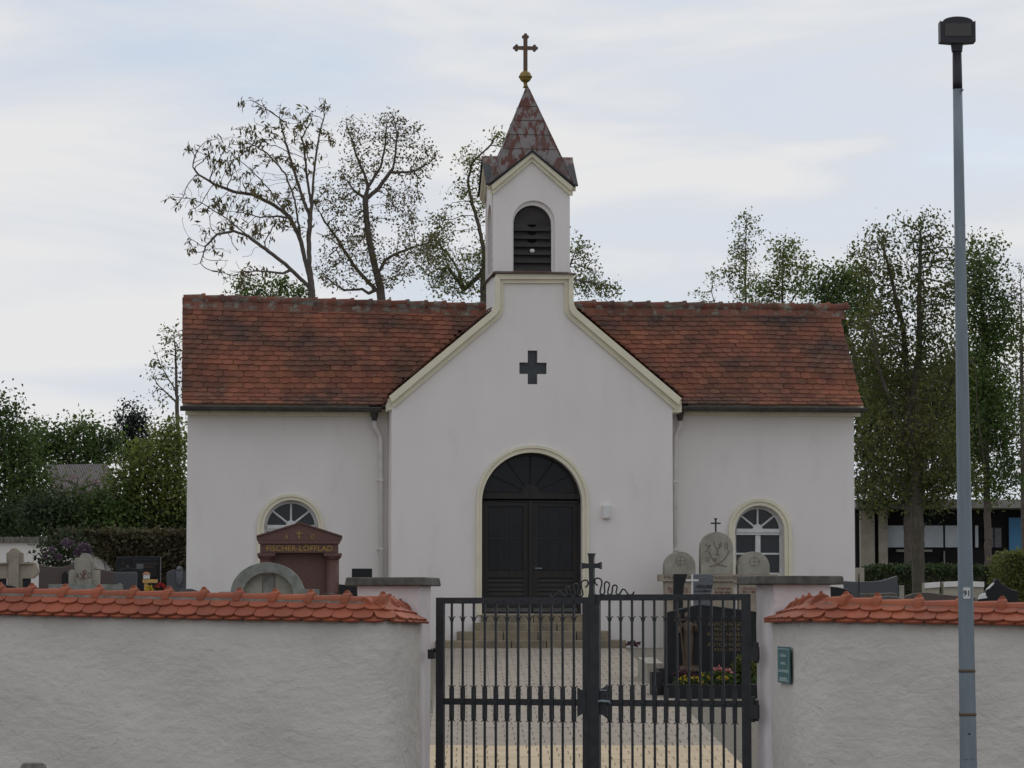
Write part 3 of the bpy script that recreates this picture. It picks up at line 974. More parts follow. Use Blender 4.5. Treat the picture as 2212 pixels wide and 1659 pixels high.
# sloped metal ledge on top of the base
zl = L(1150, 588)[1]
MB().add([(bx0 - .05, -.15, zb0), (bx1 + .05, -.15, zb0), (bx1 + .05, 2 * YC + .06, zb0), (bx0 - .05, 2 * YC + .06, zb0), (tx0 + .02, .06, zb0 + .06), (tx1 - .02, .06, zb0 + .06), (tx1 - .02, 2 * YC - .06, zb0 + .06), (tx0 + .02, 2 * YC - .06, zb0 + .06),
          (bx0 - .05, -.15, zb0 + .012), (bx1 + .05, -.15, zb0 + .012), (bx1 + .05, 2 * YC + .06, zb0 + .012), (bx0 - .05, 2 * YC + .06, zb0 + .012)],
         [(0, 3, 2, 1), (0, 1, 9, 8), (1, 2, 10, 9), (2, 3, 11, 10), (3, 0, 8, 11), (8, 9, 5, 4), (9, 10, 6, 5), (10, 11, 7, 6), (11, 8, 4, 7), (4, 5, 6, 7)]).build('tower_ledge', M['flashing'], chapel)
ze_t, za_t = L(1150, 402)[1], L(1152, 330)[1]
for k in range(4):                          # four faces with gables and round-headed louvre openings
    m = Matrix.Translation((tc_, YC, 0)) @ Matrix.Rotation(k * math.pi / 2, 4, 'Z')
    e = hw - (.0 if k % 2 == 0 else .2)
    def put(mb, name, mt, par=chapel):
        o = mb.build(name, mt, par); o.matrix_basis = m; return o
    lo0, lo1 = L(1108, 500)[0] - tc_, L(1199, 500)[0] - tc_
    lz0, lz1 = L(1150, 588)[1] + .0, L(1150, 432)[1]
    ghw = hw
    f = (ghw - e) / ghw
    pts = [(-e, zb0 + .03), (e, zb0 + .03), (e, ze_t - .02 + (za_t - ze_t) * f), (0, za_t - .03), (-e, ze_t - .02 + (za_t - ze_t) * f)]
    niche = arch_loop(lo0, lo1, lz0 + .02, lz1, 20)
    fw_ = put(MB().plate([pts, niche], -hw, -hw + .06), 'tower_wall', M['render'])
    n2 = arch_loop(lo0 + .022, lo1 - .05, lz0 + .02, lz1 - .075, 20)
    e2 = hw - .201
    pts2 = [(-e2, zb0 + .03), (e2, zb0 + .03), (e2, za_t - .5), (0, za_t - .1), (-e2, za_t - .5)]
    if k != 0:
        n2 = arch_loop(lo0 + .02, lo1 - .02, lz0 + .02, lz1 - .06, 20)
    put(MB().plate([pts2, n2], -hw + .061, -hw + .2), 'tower_wall', M['render'])
    lv = put(MB().plate([n2], -hw + .19, -hw + .198), 'louvre_opening', M['darkroom'])
    if k in (0, 3):
        cxl = (n2[0][0] + n2[1][0]) / 2; wl = n2[1][0] - n2[0][0]
        # boards in the arch head and six sloping louvre boards, the upper ones notched
        put(MB().plate([[p for p in arch_loop(n2[0][0] + .012, n2[1][0] - .012, lz1 - .40, lz1 - .09, 18)]], -hw + .14, -hw + .165), 'head_board', M['louvre'], chapel)
        nz = 6
        top = lz1 - .385
        hh = (top - lz0 - .04) / nz
        for i in range(nz):
            zz = lz0 + .05 + i * hh
            x0_, x1_ = n2[0][0] + .008, n2[1][0] - .008
            pr = [(x0_, zz), (x1_, zz), (x1_, zz + hh * .93)]
            if i >= 3:
                pr += [(cxl + .09 * math.cos(a), zz + hh * .93 - .075 * math.sin(a)) for a in np.linspace(0, math.pi, 7)]
            pr += [(x0_, zz + hh * .93)]
            mb = MB().plate([pr], 0, .018)
            mb.v = [(x, -hw + .075 + y + (z - zz) / hh * .075, z) for (x, y, z) in mb.v]
            put(mb, 'louvre_board', M['louvre'])
            put(MB().box(x0_, x1_, -hw + .066, -hw + .078, zz - .012, zz + .006), 'louvre_edge', M['louvre'])
        put(MB().box(n2[0][0] + .002, n2[1][0] - .002, -hw + .03, -hw + .15, lz0 + .022, lz0 + .04), 'opening_sill', M['flashing'])
        if k == 0:
            put(MB().ball((cxl, -hw + .085, lz0 + .05 + 2.45 * hh), .045, 8, 5, (1, .4, .8)), 'droppings', M['whitestone'])
    # cream gable moulding of this face
    o_ = ghw + .045
    gz = za_t - ze_t
    def gl(off, ext):
        return [(-ext, ze_t - off + .0), (0, za_t - off), (ext, ze_t - off)]
    a_, b_, c_ = gl(0, o_), gl(.075, ghw + .012), gl(.15, ghw + .004)
    put(MB().plate([a_ + b_[::-1]], -hw - .10, -hw - .003), 'tower_cornice', M['cream'])
    put(MB().plate([gl(.078, ghw + .014) + c_[::-1]], -hw - .05, -hw - .003), 'tower_cornice', M['cream'])
    v_ = gl(-.035, o_ + .035)
    put(MB().plate([v_ + gl(-.003, o_ + .03)[::-1]], -hw - .135, -hw - .005), 'verge_board', M['verge'])
# spire
ap = L(1145, 182, YC); APZ = ap[1]
CE = hw + .085
zc, zg_ = ze_t + .0, za_t + .045
vs = [(0, 0, APZ)]
for (sx, sy) in ((-1, -1), (1, -1), (1, 1), (-1, 1)):
    vs.append((sx * CE, sy * CE, zc))
gm = CE * (APZ - zg_) / (APZ - zc)
for (dx_, dy_) in ((0, -1), (1, 0), (0, 1), (-1, 0)):
    vs.append((dx_ * (hw + .14), dy_ * (hw + .14), zg_))     # 5..8 gable points
for (dx_, dy_) in ((0, -1), (1, 0), (0, 1), (-1, 0)):
    vs.append((dx_ * gm, dy_ * gm, zg_ + .002))      # 9..12 where the little ridges meet the spire
fs = []
for k in range(4):
    a, b = 1 + k, 1 + (k + 1) % 4
    fs += [(0, a, 9 + k), (0, 9 + k, b), (5 + k, 9 + k, a), (5 + k, b, 9 + k)]
sp = MB().add(vs, fs).build('spire', M['spire'], chapel)
sp.matrix_basis = Matrix.Translation((tc_, YC, 0))
# horizontal seams of the sheet metal
for f in (.22, .36, .50, .64):
    q = CE * f + .004; z = APZ - (APZ - zc) * f
    mb = MB()
    for (x0_, y0_, x1_, y1_) in ((-q, -q, q, -q), (q, -q, q, q), (-q, -q, -q, q)):
        mb.tube([(x0_, y0_, z), (x1_, y1_, z)], .006, 4)
    mb.build('seam', M['flashing'], sp)
for (sx, sy) in ((-1, -1), (1, -1)):
    MB().tube([(sx * .03, sy * .03, APZ - .09), (sx * CE, sy * CE, zc + .01)], .012, 5).build('hip_roll', M['spire'], sp)
bz = L(1144, 166, YC)[1]; br = .108
fin = MB().lathe([(.045, bz - .20), (.03, bz - .16), (.035, bz - .105)] + [(br * math.sin(R(a)), bz - br * math.cos(R(a))) for a in (25, 40, 55, 68, 79)] +
                 [(br + .012, bz - .016), (br + .012, bz + .012)] + [(br * math.sin(R(a)), bz - br * math.cos(R(a))) for a in (100, 115, 130, 145, 160, 172)], 20).build('finial_ball', M['gilt_ball'], chapel, True)
fin.matrix_basis = Matrix.Translation((tc_ - .03, YC, 0))
zt_ = L(1144, 74, YC)[1]; za_ = L(1144, 104, YC)[1]
arm = .19
cm = MB()
cm.plate([[(-.036, bz + br - .02), (.036, bz + br - .02), (.036, za_ - .034), (arm - .03, za_ - .03), (arm - .03, za_ + .03), (.036, za_ + .034), (.036, zt_ - .05), (-.036, zt_ - .05), (-.036, za_ + .034), (-arm + .03, za_ + .03), (-arm + .03, za_ - .03), (-.036, za_ - .034)]], -.02, .02)
for (cx_, cz_, dx_, dz_) in ((0, zt_ - .05, 0, 1), (-arm + .03, za_, -1, 0), (arm - .03, za_, 1, 0)):
    for (ox, oz) in ((dx_ * .035, dz_ * .035), (-dz_ * .034, dx_ * .034), (dz_ * .034, -dx_ * .034)):
        cm.plate([[(cx_ + ox + .030 * math.cos(R(a)), cz_ + oz + .030 * math.sin(R(a))) for a in range(0, 360, 30)]], -.022 + .001 * ox * 10, .022 + .001 * oz * 10)
cr_ = cm.build('finial_cross', M['gilt_cross'], chapel)
cr_.matrix_basis = Matrix.Translation((tc_ - .03, YC, 0))

# --- small things on and before the front
fb = CH.L(1301, 1120), CH.L(1318, 1092)
bx = thing('wall_box', 'small grey metal box fixed to the wall right of the chapel door', 'box', CH)
MB().box(fb[0][0], fb[1][0], -.09, -.004, fb[0][1], fb[1][1]).build('housing', M['whitepipe'], bx)
MB().box(fb[0][0] + .012, fb[1][0] - .012, -.096, -.091, fb[0][1] + .02, fb[1][1] - .02).build('lid', M['stickerwhite'], bx)

steps = thing('stone_steps', 'four worn sandstone steps before the dark chapel door', 'steps', CH)
sdef = [(1039, 1261, 1326, -.10), (1026, 1278, 1345, -.42), (994, 1318, 1363, -.74), (950, 1354, 1383, -1.06)]
for i, (pa, pb, py, t) in enumerate(sdef):
    xa, za = L(pa, py, t); xb_, _ = L(pb, py, t)
    zb = (L(pa, sdef[i + 1][2], sdef[i + 1][3])[1] - .02) if i < 3 else -.25
    back = .19 if i == 0 else -.003 if i == 1 else -.003
    nb = (2, 3, 4, 5)[i]
    cuts = [xa] + sorted(xa + (xb_ - xa) * (k + random.uniform(-.16, .16)) / nb for k in range(1, nb)) + [xb_]
    for k in range(nb):
        a, b = cuts[k] + .006, cuts[k + 1] - .006
        dz = random.uniform(-.008, .006); dy = random.uniform(-.012, .012)
        bm = MB().box(a, b, t + dy, back, zb, za + dz)
        st_ = bm.build('step_block', M['stonestep'], steps)
        bv = st_.modifiers.new('bevel', 'BEVEL'); bv.width = .018; bv.segments = 2
# ================================================================ cemetery wall with tiled coping
WTILE = tile_mesh(.178, .27, .017, M['newtile'], n=10, ar=.26)
WTOP = tile_mesh(.178, .145, .017, M['newtile'], n=10, ar=.26)
WRIDGE = ridge_mesh(.365, .086, M['newtile'], 'ridge_tile', .013)
def smooth_path(pts, n=60):
    P = np.array(pts, float)
    # corner cutting twice, ends kept
    for _ in range(3):
        Q = [P[0]]
        for i in range(len(P) - 1):
            Q += [P[i] * .75 + P[i + 1] * .25, P[i] * .25 + P[i + 1] * .75]
        Q.append(P[-1])
        P = np.array(Q)
    return P
class Path:
    def __init__(s, pts):
        s.P = smooth_path(pts)
        d = np.linalg.norm(np.diff(s.P[:, :2], axis=0), axis=1)
        s.S = np.concatenate([[0], np.cumsum(d)])
        s.len = s.S[-1]
    def __call__(s, t):
        return np.array([np.interp(t, s.S, s.P[:, i]) for i in range(s.P.shape[1])])
    def tan(s, t):
        a, b = s(max(0, t - .06)), s(min(s.len, t + .06))
        v = Vector((b[0] - a[0], b[1] - a[1], 0)); return v.normalized()

T_PATH = {}
def cemetery_wall(name, label, pts, rev):
    """pts: (px, Y, eave py, ridge py) of the street face, left to right"""
    rows = []
    for (px, Y, pe, pr) in pts:
        e = at(px, pe, Y); r = at(px, pr, Y + .16)
        rows.append((e.x, e.y, e.z, r.z))
    path = Path(rows)
    T = thing(name, label, 'wall', loc=(0, 0, 0))
    n = 90
    TH = .34
    V, Q = [], []
    nz = 30
    for i in range(n + 1):
        t = path.len * i / n
        x, y, ze_, zr_ = path(t)
        tg = path.tan(t); nm = Vector((-tg.y, tg.x, 0))
        for j in range(nz + 1):
            z = -.45 + (ze_ + .05 + .45) * j / nz
            wob = .010 * math.sin(x * 3.1 + z * 5) + .008 * math.sin(x * 7.7 - z * 3.3) + random.uniform(-.003, .003)
            V.append((x + nm.x * wob, y + nm.y * wob, z))
    for i in range(n):
        for j in range(nz):
            a = i * (nz + 1) + j
            Q.append((a, a + nz + 1, a + nz + 2, a + 1))
    # back face and ends
    b = len(V)
    for i in range(n + 1):
        t = path.len * i / n
        x, y, ze_, zr_ = path(t)
        tg = path.tan(t); nm = Vector((-tg.y, tg.x, 0))
        V += [(x + nm.x * TH, y + nm.y * TH, -.45), (x + nm.x * TH, y + nm.y * TH, ze_ + .05)]
        if i:
            k = b + 2 * i
            Q.append((k - 2, k - 1, k + 1, k))
            Q.append(((i - 1) * (nz + 1) + nz, i * (nz + 1) + nz, k + 1, k - 1))
    for i, k in ((0, b), (n, b + 2 * n)):
        Q.append((i * (nz + 1), k, k + 1, i * (nz + 1) + nz))
    np_mesh('wall_face', np.array(V), np.array(Q), M['trowel'], T, True)
    # rows of round-ended tiles on the street side
    HW = .205
    def slope_pt(t, f, lift=0):
        """f = 0 at the ridge, 1 at the eaves"""
        x, y, ze_, zr_ = path(t)
        tg = path.tan(t); nm = Vector((-tg.y, tg.x, 0))
        top = Vector((x, y, zr_ - .075)) + nm * .17
        bot = Vector((x, y, ze_ + .012)) - nm * .075
        return top + (bot - top) * f, tg, (bot - top)
    for row, fh, ft, off in ((0, .45, .99, .5), (1, .10, .93, 0), (2, .04, .52, .5)):
        w = .182
        t = w * off * 0 + (w / 2 if off == 0 else w)
        while t < path.len - .03:
            jt = random.uniform(-.004, .004)
            head, tg, sl = slope_pt(t, fh)
            tail, _, _ = slope_pt(t, ft + random.uniform(-.012, .012))
            v = tail - head; ln = v.length; v.normalize()
            u = (tg - v * tg.dot(v)).normalized()
            n_ = u.cross(v)
            if n_.z < 0:
                n_ = -n_
            v2 = (v + n_ * .05).normalized(); n2 = (n_ - v * .05).normalized()
            m = basis(u, v2 * (ln / (.145 if row == 2 else .27)), n2, head + n_ * (.006 + .016 * row) + u * jt)
            link('coping_tile', WTOP if row == 2 else WTILE, T, m)
            t += w
    # tiles of the far slope, one sheet; mortar bed under the ridge
    V, Q = [], []
    mo = []
    for i in range(n + 1):
        t = path.len * i / n
        x, y, ze_, zr_ = path(t)
        tg = path.tan(t); nm = Vector((-tg.y, tg.x, 0))
        c = Vector((x, y, 0)) + nm * .17
        V += [(c.x, c.y, zr_ - .07), (c.x + nm.x * .26, c.y + nm.y * .26, ze_ + .02)]
        mo.append((c, nm, zr_))
        if i:
            Q.append((2 * i - 2, 2 * i - 1, 2 * i + 1, 2 * i))
    np_mesh('rear_slope', np.array(V), np.array(Q), M['newtile'], T)
    V, Q = [], []
    for i, (c, nm, zr_) in enumerate(mo):
        jz = random.uniform(-.006, .006)
        V += [c - nm * .112 + Vector((0, 0, zr_ - .125 + jz)), c - nm * .08 + Vector((0, 0, zr_ - .05)), c + nm * .07 + Vector((0, 0, zr_ - .05)), c + nm * .088 + Vector((0, 0, zr_ - .135))]
        if i:
            k = 4 * i
            for j in range(3):
                Q.append((k - 4 + j, k + j, k + j + 1, k - 4 + j + 1))
    np_mesh('ridge_mortar', np.array([tuple(v) for v in V]), np.array(Q), M['mortar'], T)
    t = .02
    while t < path.len - .2:
        x, y, ze_, zr_ = path(t)
        a = Vector(path(t)[:2]); b_ = Vector(path(min(path.len, t + .35))[:2])
        tg = Vector((b_.x - a.x, b_.y - a.y, 0)).normalized(); nm = Vector((-tg.y, tg.x, 0))
        z2 = path(min(path.len, t + .35))[3]
        u = (tg + Vector((0, 0, (z2 - zr_) / .35 + .03))).normalized()
        w_ = u.cross(nm) * -1
        if w_.z < 0:
            w_ = -w_
        m = basis(u, nm, w_, Vector((x, y, zr_ - .085)) + nm * .17)
        link('ridge_tile', WRIDGE, T, m)
        t += .338
    T_PATH[T.name] = path
    return T
LW = cemetery_wall('cemetery_wall', 'white rough-rendered cemetery wall with orange tile coping, meeting the left gate pillar', [(-160, 27.45, 1332, 1266), (0, 27.1, 1335, 1270), (420, 26.55, 1345, 1279), (760, 26.1, 1351, 1287), (845, 26.05, 1352, 1290), (880, 26.4, 1353, 1296), (908, 27.05, 1354, 1306)], False)
RW = cemetery_wall('cemetery_wall', 'white rough-rendered cemetery wall with orange tile coping, behind the lamp post', [(1664, 26.1, 1352, 1310), (1690, 25.5, 1351, 1299), (1712, 24.85, 1351, 1290), (1765, 24.55, 1351, 1288), (1830, 24.5, 1352, 1291), (2000, 24.3, 1355, 1297), (2380, 23.9, 1362, 1304)], True)

# ================================================================ gate pillars
def pillar(label, fr, body, cap, dep, group):
    T = thing('gate_pillar', label, 'pillar', fr, group)
    x0, x1 = body
    zt = cap[2]
    mb = MB()
    n = 14
    # shaft with slightly uneven rendered faces
    lv = []
    for j in range(n + 1):
        z = -fr.O.z - .45 + (zt + fr.O.z + .45) * j / n
        ring = []
        for (cx_, cy_) in ((x0, 0), ((x0 + x1) / 2, 0), (x1, 0), (x1, dep / 2), (x1, dep), (x0, dep), (x0, dep / 2)):
            ring.append((cx_ + random.uniform(-.005, .005), cy_ + random.uniform(-.005, .005), z))
        lv.append(ring)
    k = 7
    vs = [p for r_ in lv for p in r_]
    fs = [(j * k + i, j * k + (i + 1) % k, (j + 1) * k + (i + 1) % k, (j + 1) * k + i) for j in range(n) for i in range(k)]
    fs.append([n * k + i for i in range(k)])
    mb.add(vs, fs).build('shaft', M['pillar'], T)
    c = MB().taper(cap[0], cap[1], -.09, dep + .09, zt + .001, cap[3], .012).build('cap_stone', M['capstone'], T)
    bv = c.modifiers.new('bevel', 'BEVEL'); bv.width = .012; bv.segments = 2
    return T
O1 = at(905, 1340, 27.0); O1.z = 0
f1 = Fr(O1, R(-15))
pillar('rough white gate pillar with dark stone cap, beside the black box gravestone', f1, (f1.L(772, 1300)[0], 0), (f1.L(750, 1257)[0], f1.L(917, 1257, -.09)[0], f1.L(840, 1266)[1], f1.L(840, 1247)[1]), .36, 'gate pillars')
O2 = at(1672, 1340, 26.0); O2.z = 0
f2 = Fr(O2, R(17))
pillar('rough white gate pillar with dark stone cap, beside the small green sign', f2, (0, f2.L(1795, 1300)[0]), (f2.L(1642, 1257, -.09)[0], f2.L(1817, 1257)[0], f2.L(1740, 1263)[1], f2.L(1740, 1244)[1]), .40, 'gate pillars')

# ================================================================ wrought-iron gate
GL, GR = at(943, 1340, 27.1), at(1621, 1340, 26.2)
GL.z = GR.z = 0
gphi = math.atan2(GR.y - GL.y, GR.x - GL.x)
GF = Fr(GL, gphi)
G = GF.L
iron = M['blackiron']
def zbar(px0, px1, py0, py1, y0=-.012, y1=.012):
    a, b = G(px0, py0), G(px1, py1)
    return min(a[0], b[0]), max(a[0], b[0]), y0, y1, min(a[1], b[1]), max(a[1], b[1])
GBOT = -.10
def gate_leaf(label, xa, xb, top_py, mid_py, bars, left):
    T = thing('gate_leaf', label, 'gate', GF, 'leaves of the iron gate')
    z1 = G(1280, top_py)[1]; zm0, zm1 = G(1280, mid_py + 7)[1], G(1280, mid_py - 7)[1]
    ra = .055
    def px_x(p):
        return G(p, 1400)[0]
    x0, x1 = px_x(xa), px_x(xb)
    st = px_x(943 + 17) - px_x(943)
    MB().box(x0, x0 + st, -.02, .02, GBOT, z1).build('stile', iron, T)
    MB().box(x1 - st, x1, -.02, .02, GBOT, z1).build('stile', iron, T)
    MB().box(x0 + st, x1 - st, -.019, .019, z1 - .055, z1 - .001).build('rail', iron, T)
    MB().box(x0 + st, x1 - st, -.010, .010, zm0, zm1).build('rail', iron, T)
    MB().box(x0 + st, x1 - st, -.019, .019, GBOT + .02, GBOT + .075).build('rail', iron, T)
    zf1 = G(1280, 1337)[1]; zu0 = G(1280, 1488)[1]; zl0 = G(1280, 1556)[1]
    if not left:
        zu0 = G(1280, 1484)[1]
    for bxp in bars:
        x = px_x(bxp)
        mb = MB()
        mb.box(x - .0092, x + .0092, -.0092, .0092, GBOT + .07, z1 - .05)
        mb.box(x - .0165, x + .0165, -.022, -.0105, zl0, zu0)
        mb.box(x - .0165, x + .0165, .0105, .02, zl0, zu0)
        # split curls at the collar and at both ends of the broad part
        for (zz, up) in ((zf1, 1), (zu0, 1), (zl0, -1)):
            for sx in (-1, 1):
                pts = [(x + sx * .008, 0, zz - up * .02), (x + sx * .013, 0, zz + up * .004), (x + sx * .023, 0, zz + up * .018), (x + sx * .037, 0, zz + up * .021)]
                mb.tube(pts, [.008, .007, .005, .0025], 5)
        mb.tube([(x, -.024, zm0 + .5 * (zm1 - zm0) - .005), (x, -.03, zm0 + .5 * (zm1 - zm0))], [.012, .004], 6)
        b = mb.build('bar', iron, T)
    for k in range(8):
        x = x0 + st + (x1 - x0 - 2 * st) * (k + .5) / 8
        MB().ball((x, -.021, z1 - .028), .011, 6, 4, (1, .6, 1)).build('rivet', iron, T)
    return T, x0, x1, st, z1
zx = lambda z: (1650 + z * .6781) * .54
lbars = [zx(v) for v in (232, 297, 362, 427, 492, 558, 624, 690, 756, 821, 886, 952)]
rbars = [zx(v) for v in (1163, 1229, 1296, 1361, 1428, 1495, 1561, 1630, 1697, 1765, 1833, 1900)]
T1_, x0, x1, st, z1 = gate_leaf('black wrought-iron gate leaf hung on the pillar by the arched concrete gravestone', 943, 1277, 1290, 1518, lbars, True)
# lock plate with hollowed edges, left half
def hollow(x0, x1, z0, z1, d, n=8):
    top = [(x0 + (x1 - x0) * i / n, z1 - d * math.sin(math.pi * (i / n) * .5)) for i in range(n + 1)]
    bot = [(p[0], z0 + (z1 - p[1])) for p in top]
    return bot + top[::-1]
zp0, zp1 = G(1270, 1549)[1], G(1270, 1484)[1]
MB().plate([hollow(G(1249, 1500)[0], G(1267, 1500)[0], zp0, zp1, .035)], -.03, -.021).build('lock_plate', iron, T1_)
for (pz, sgn) in ((1410, -1),):
    a = G(935, pz)
    MB().box(a[0] - .035, a[0] + .02, -.04, .04, a[1] - .055, a[1] + .03).tube([(a[0] + .01, 0, a[1] + .025), (a[0] + .06, 0, a[1] + .025)], .02, 8).build('hinge', iron, T1_)
T2_, x0, x1, st, z1 = gate_leaf('black wrought-iron gate leaf with flared cross post and lock', 1279, 1621, 1284, 1518, rbars, False)
MB().plate([hollow(G(1313, 1500)[0], G(1297, 1500)[0], zp0 - .01, zp1 + .02, .035)], -.03, -.021).build('lock_plate', iron, T2_)
MB().box(*zbar(1294, 1313, 1492, 1489, -.036, -.0305)).build('cylinder_plate', M['galv'], T2_)
h = G(1300, 1510)
MB().tube([(h[0], -.03, h[1] - .02), (h[0], -.085, h[1] - .02), (h[0] + .03, -.09, h[1] - .015), (h[0] + .09, -.09, h[1] - .02), (h[0] + .11, -.085, h[1] - .045)], [.016, .014, .013, .012, .009], 8).build('handle', M['galv'], T2_, True)
# centre post carrying the cross
px_ = lambda z: (2280 + z * .1447) * .54
py_ = lambda z: (2180 + z * .1447) * .54
ol = [(500, 1640), (512, 1420), (530, 1330), (540, 1200), (540, 1000), (527, 640), (368, 650), (330, 665), (330, 480), (368, 498), (527, 515), (520, 320), (505, 270), (485, 232), (690, 232), (662, 280), (652, 340), (650, 512), (780, 505), (858, 470), (858, 672), (780, 635), (658, 640), (660, 1230), (668, 1320), (700, 1400), (715, 1640)]
lp = [G(px_(a), py_(b), -.02) for a, b in ol]
MB().plate([lp], -.035, .015).build('cross_post', iron, T2_)
MB().box(G(1278, 1400)[0] , G(1297, 1400)[0], -.045, -.0205, GBOT, lp[0][1] - .002).build('cross_post', iron, T2_)
# wavy scrolls on top of both leaves
def scroll(T, mirror):
    zz = [(770, 1120), (710, 1075), (678, 1000), (705, 930), (785, 910), (860, 950), (888, 1030), (870, 1130), (830, 1270), (840, 1350), (895, 1375), (950, 1340), (962, 1270), (950, 1120), (965, 1040), (1020, 1010), (1080, 1045), (1095, 1110), (1065, 1210), (1040, 1300), (1060, 1365), (1105, 1385), (1155, 1350), (1170, 1260), (1175, 1160), (1215, 1110), (1265, 1105), (1305, 1150), (1300, 1220), (1270, 1300), (1290, 1360), (1330, 1375), (1380, 1350), (1410, 1290), (1450, 1225), (1500, 1220), (1550, 1280), (1600, 1360), (1670, 1390), (1740, 1360), (1775, 1290)]
    pts = []
    for a, b in zz:
        x, z = G(px_(a), py_(b), -.005)
        if mirror:
            c = G(px_(600), 1280)[0]
            x = 2 * c - x
            z -= .017
        pts.append((x, -.005, z))
    P = np.array(pts)
    for _ in range(2):
        Q = [P[0]]
        for i in range(len(P) - 1):
            Q += [P[i] * .75 + P[i + 1] * .25, P[i] * .25 + P[i + 1] * .75]
        Q.append(P[-1]); P = np.array(Q)
    MB().tube([tuple(p) for p in P], .0075, 6).build('scroll', iron, T, True)
scroll(T2_, False); scroll(T1_, True)
for pz in (1405, 1530):
    a = G(1626, pz)
    MB().box(a[0] - .03, a[0] + .05, -.045, .045, a[1] - .09, a[1] + .03).tube([(a[0] + .03, 0, a[1] - .11), (a[0] + .03, 0, a[1] + .07)], .024, 8).build('hinge', iron, T2_)
MB().box(*zbar(1621, 1630, 1560, 1505, -.03, .03)).build('hinge', iron, T2_)

def scribble(x, y, z, w, h, mt, parent, seed=1):
    """a line of writing too worn or small to read: upright letter strokes"""
    g = random.Random(seed)
    mb = MB()
    u = 0
    while u < w - h * .3:
        k = h * g.uniform(.28, .62)
        hh = h * g.choice((.7, .7, .7, 1))
        b = h * .13
        x0 = x - w / 2 + u
        mb.box(x0, x0 + b, y, y + .002, z, z + hh)
        mb.box(x0 + k - b, x0 + k, y, y + .002, z, z + h * .7)
        mb.box(x0 + b, x0 + k - b, y + .0002, y + .002, z + h * g.choice((0, .3, .58)), z + h * .12 + h * g.choice((.0, .3, .58)) * 0 + h * .6 * 0 + h * .55)  if g.random() < .35 else None
        u += k + h * (.16 if g.random() < .85 else .5)
    return mb.build('lettering', M[mt], parent)

# ================================================================ sign on the wall, lamp post, bollard
rp = T_PATH[RW.name]
def path_px(t):
    q_ = rp(t)
    return CX + F * q_[0] / q_[1] * math.cos(PITCH)
ts = np.linspace(0, 2.2, 200)
pxs = np.array([path_px(t) for t in ts])
t0_, t1_ = ts[np.abs(pxs - 1681).argmin()], ts[np.abs(pxs - 1706).argmin()]
a, b = Vector(rp(t0_)[:3]), Vector(rp(t1_)[:3])
SF = Fr(Vector((a.x, a.y, 0)), math.atan2(b.y - a.y, b.x - a.x))
sg = thing('notice_sign', 'small weathered green metal notice with pale lettering on the wall', 'sign', SF)
x1 = (Vector((b.x, b.y)) - Vector((a.x, a.y))).length
za, zb = SF.L(1681, 1473)[1], SF.L(1681, 1396)[1]
MB().box(0, x1, -.023, -.012, za, zb).build('plate', M['signgreen'], sg)
for (q0, q1, w0, w1) in ((.02, x1 - .02, zb - .022, zb - .016), (.02, x1 - .02, za + .016, za + .022), (.02, .026, za + .022, zb - .022), (x1 - .026, x1 - .02, za + .022, zb - .022)):
    MB().box(q0, q1, -.0252, -.0232, w0, w1).build('border', M['signpale'], sg)
for i, ww in enumerate((.52, .40, .84, .60)):
    scribble(x1 * .5, -.0252, zb - .085 - i * .0645, x1 * ww, .03, 'signpale', sg, i + 3)

LY = 23.3
lb = at(2092, 1650, LY)
lamp = thing('lamp_post', 'tall galvanised lamp post with black square head before the white wall', 'street lamp', loc=(lb.x, LY, -.06))
def lz(py):
    return at(2090, py, LY).z + .06
zb_, zt_, zj = 0, lz(190), lz(100)
lean = (at(2067, 100, LY).x - at(2092, 1650, LY).x) / (lz(100) - lz(1650))
def lx(z):
    return lean * (z - lz(1650))
r0, r1 = 18.5 * LY / F, 10.3 * LY / F
def rad(z):
    return r0 + (r1 - r0) * min(1, (z - lz(1650)) / (zt_ - lz(1650)))
zs = [0, .05, .3] + list(np.linspace(lz(1650), zt_, 10))
MB().tube([(lx(z), 0, z) for z in zs], [rad(z) for z in zs], 24).build('pole', M['galv'], lamp, True)
MB().tube([(lx(z), 0, z) for z in (zt_ - .01, zt_ + .05, lz(98))], [r1 * 1.02, r1 * 1.02, r1 * .95], 20).build('upper_tube', M['lampblack'], lamp, True)
for py in (1449, 1543):
    z = lz(py)
    MB().tube([(lx(z - .01), 0, z - .012), (lx(z + .01), 0, z + .012)], rad(z) + .003, 24).build('band', M['band'], lamp, True)
zc_ = lz(68); xc_ = lx(lz(98))
# head: a shallow box with a domed top, seen tilted from below
hd = MB()
hw_, hd_ = 38.5 * LY / F, .20
def sec(y, z0, z1, w, n=12):
    pts = [(-w, z0), (-w * .5, z0 - .006), (0, z0 - .012), (w * .5, z0 - .006), (w, z0), (w, z1)]
    pts += [(w * .86 * math.cos(R(a)), z1 - .008 + .042 * math.sin(R(a))) for a in range(0, 181, 18)]
    pts += [(-w, z1)]
    return pts
body = sec(0, zc_ - .092, zc_ + .072, hw_)
hd.plate([[(xc_ + p[0], p[1]) for p in body]], -.07, .05)
hdm = hd.build('lamp_head', M['lampblack'], lamp)
MB().box(xc_ - hw_ * .74, xc_ + hw_ * .74, -.076, -.071, zc_ - .05, zc_ + .05).build('lens', M['lampglass'], hdm)
MB().tube([(xc_, 0, lz(112)), (xc_, 0, zc_ - .09)], [.042, .05], 16).build('collar', M['lampblack'], lamp)
MB().ball((lx(lz(195)) + .03, -r1, lz(196)), .012, 6, 4).build('screw', M['galv'], lamp)
z = lz(1282)
MB().box(lx(z) - .027, lx(z) + .027, -rad(z) - .004, -rad(z) + .006, z - .04, z + .045).build('number_plate', M['stickerwhite'], lamp)
lettering('91', .045, .06, .0008, M['ink'], lamp, (lx(z), -rad(z) - .0052, z - .019), bold=.0012)
z = lz(1582)
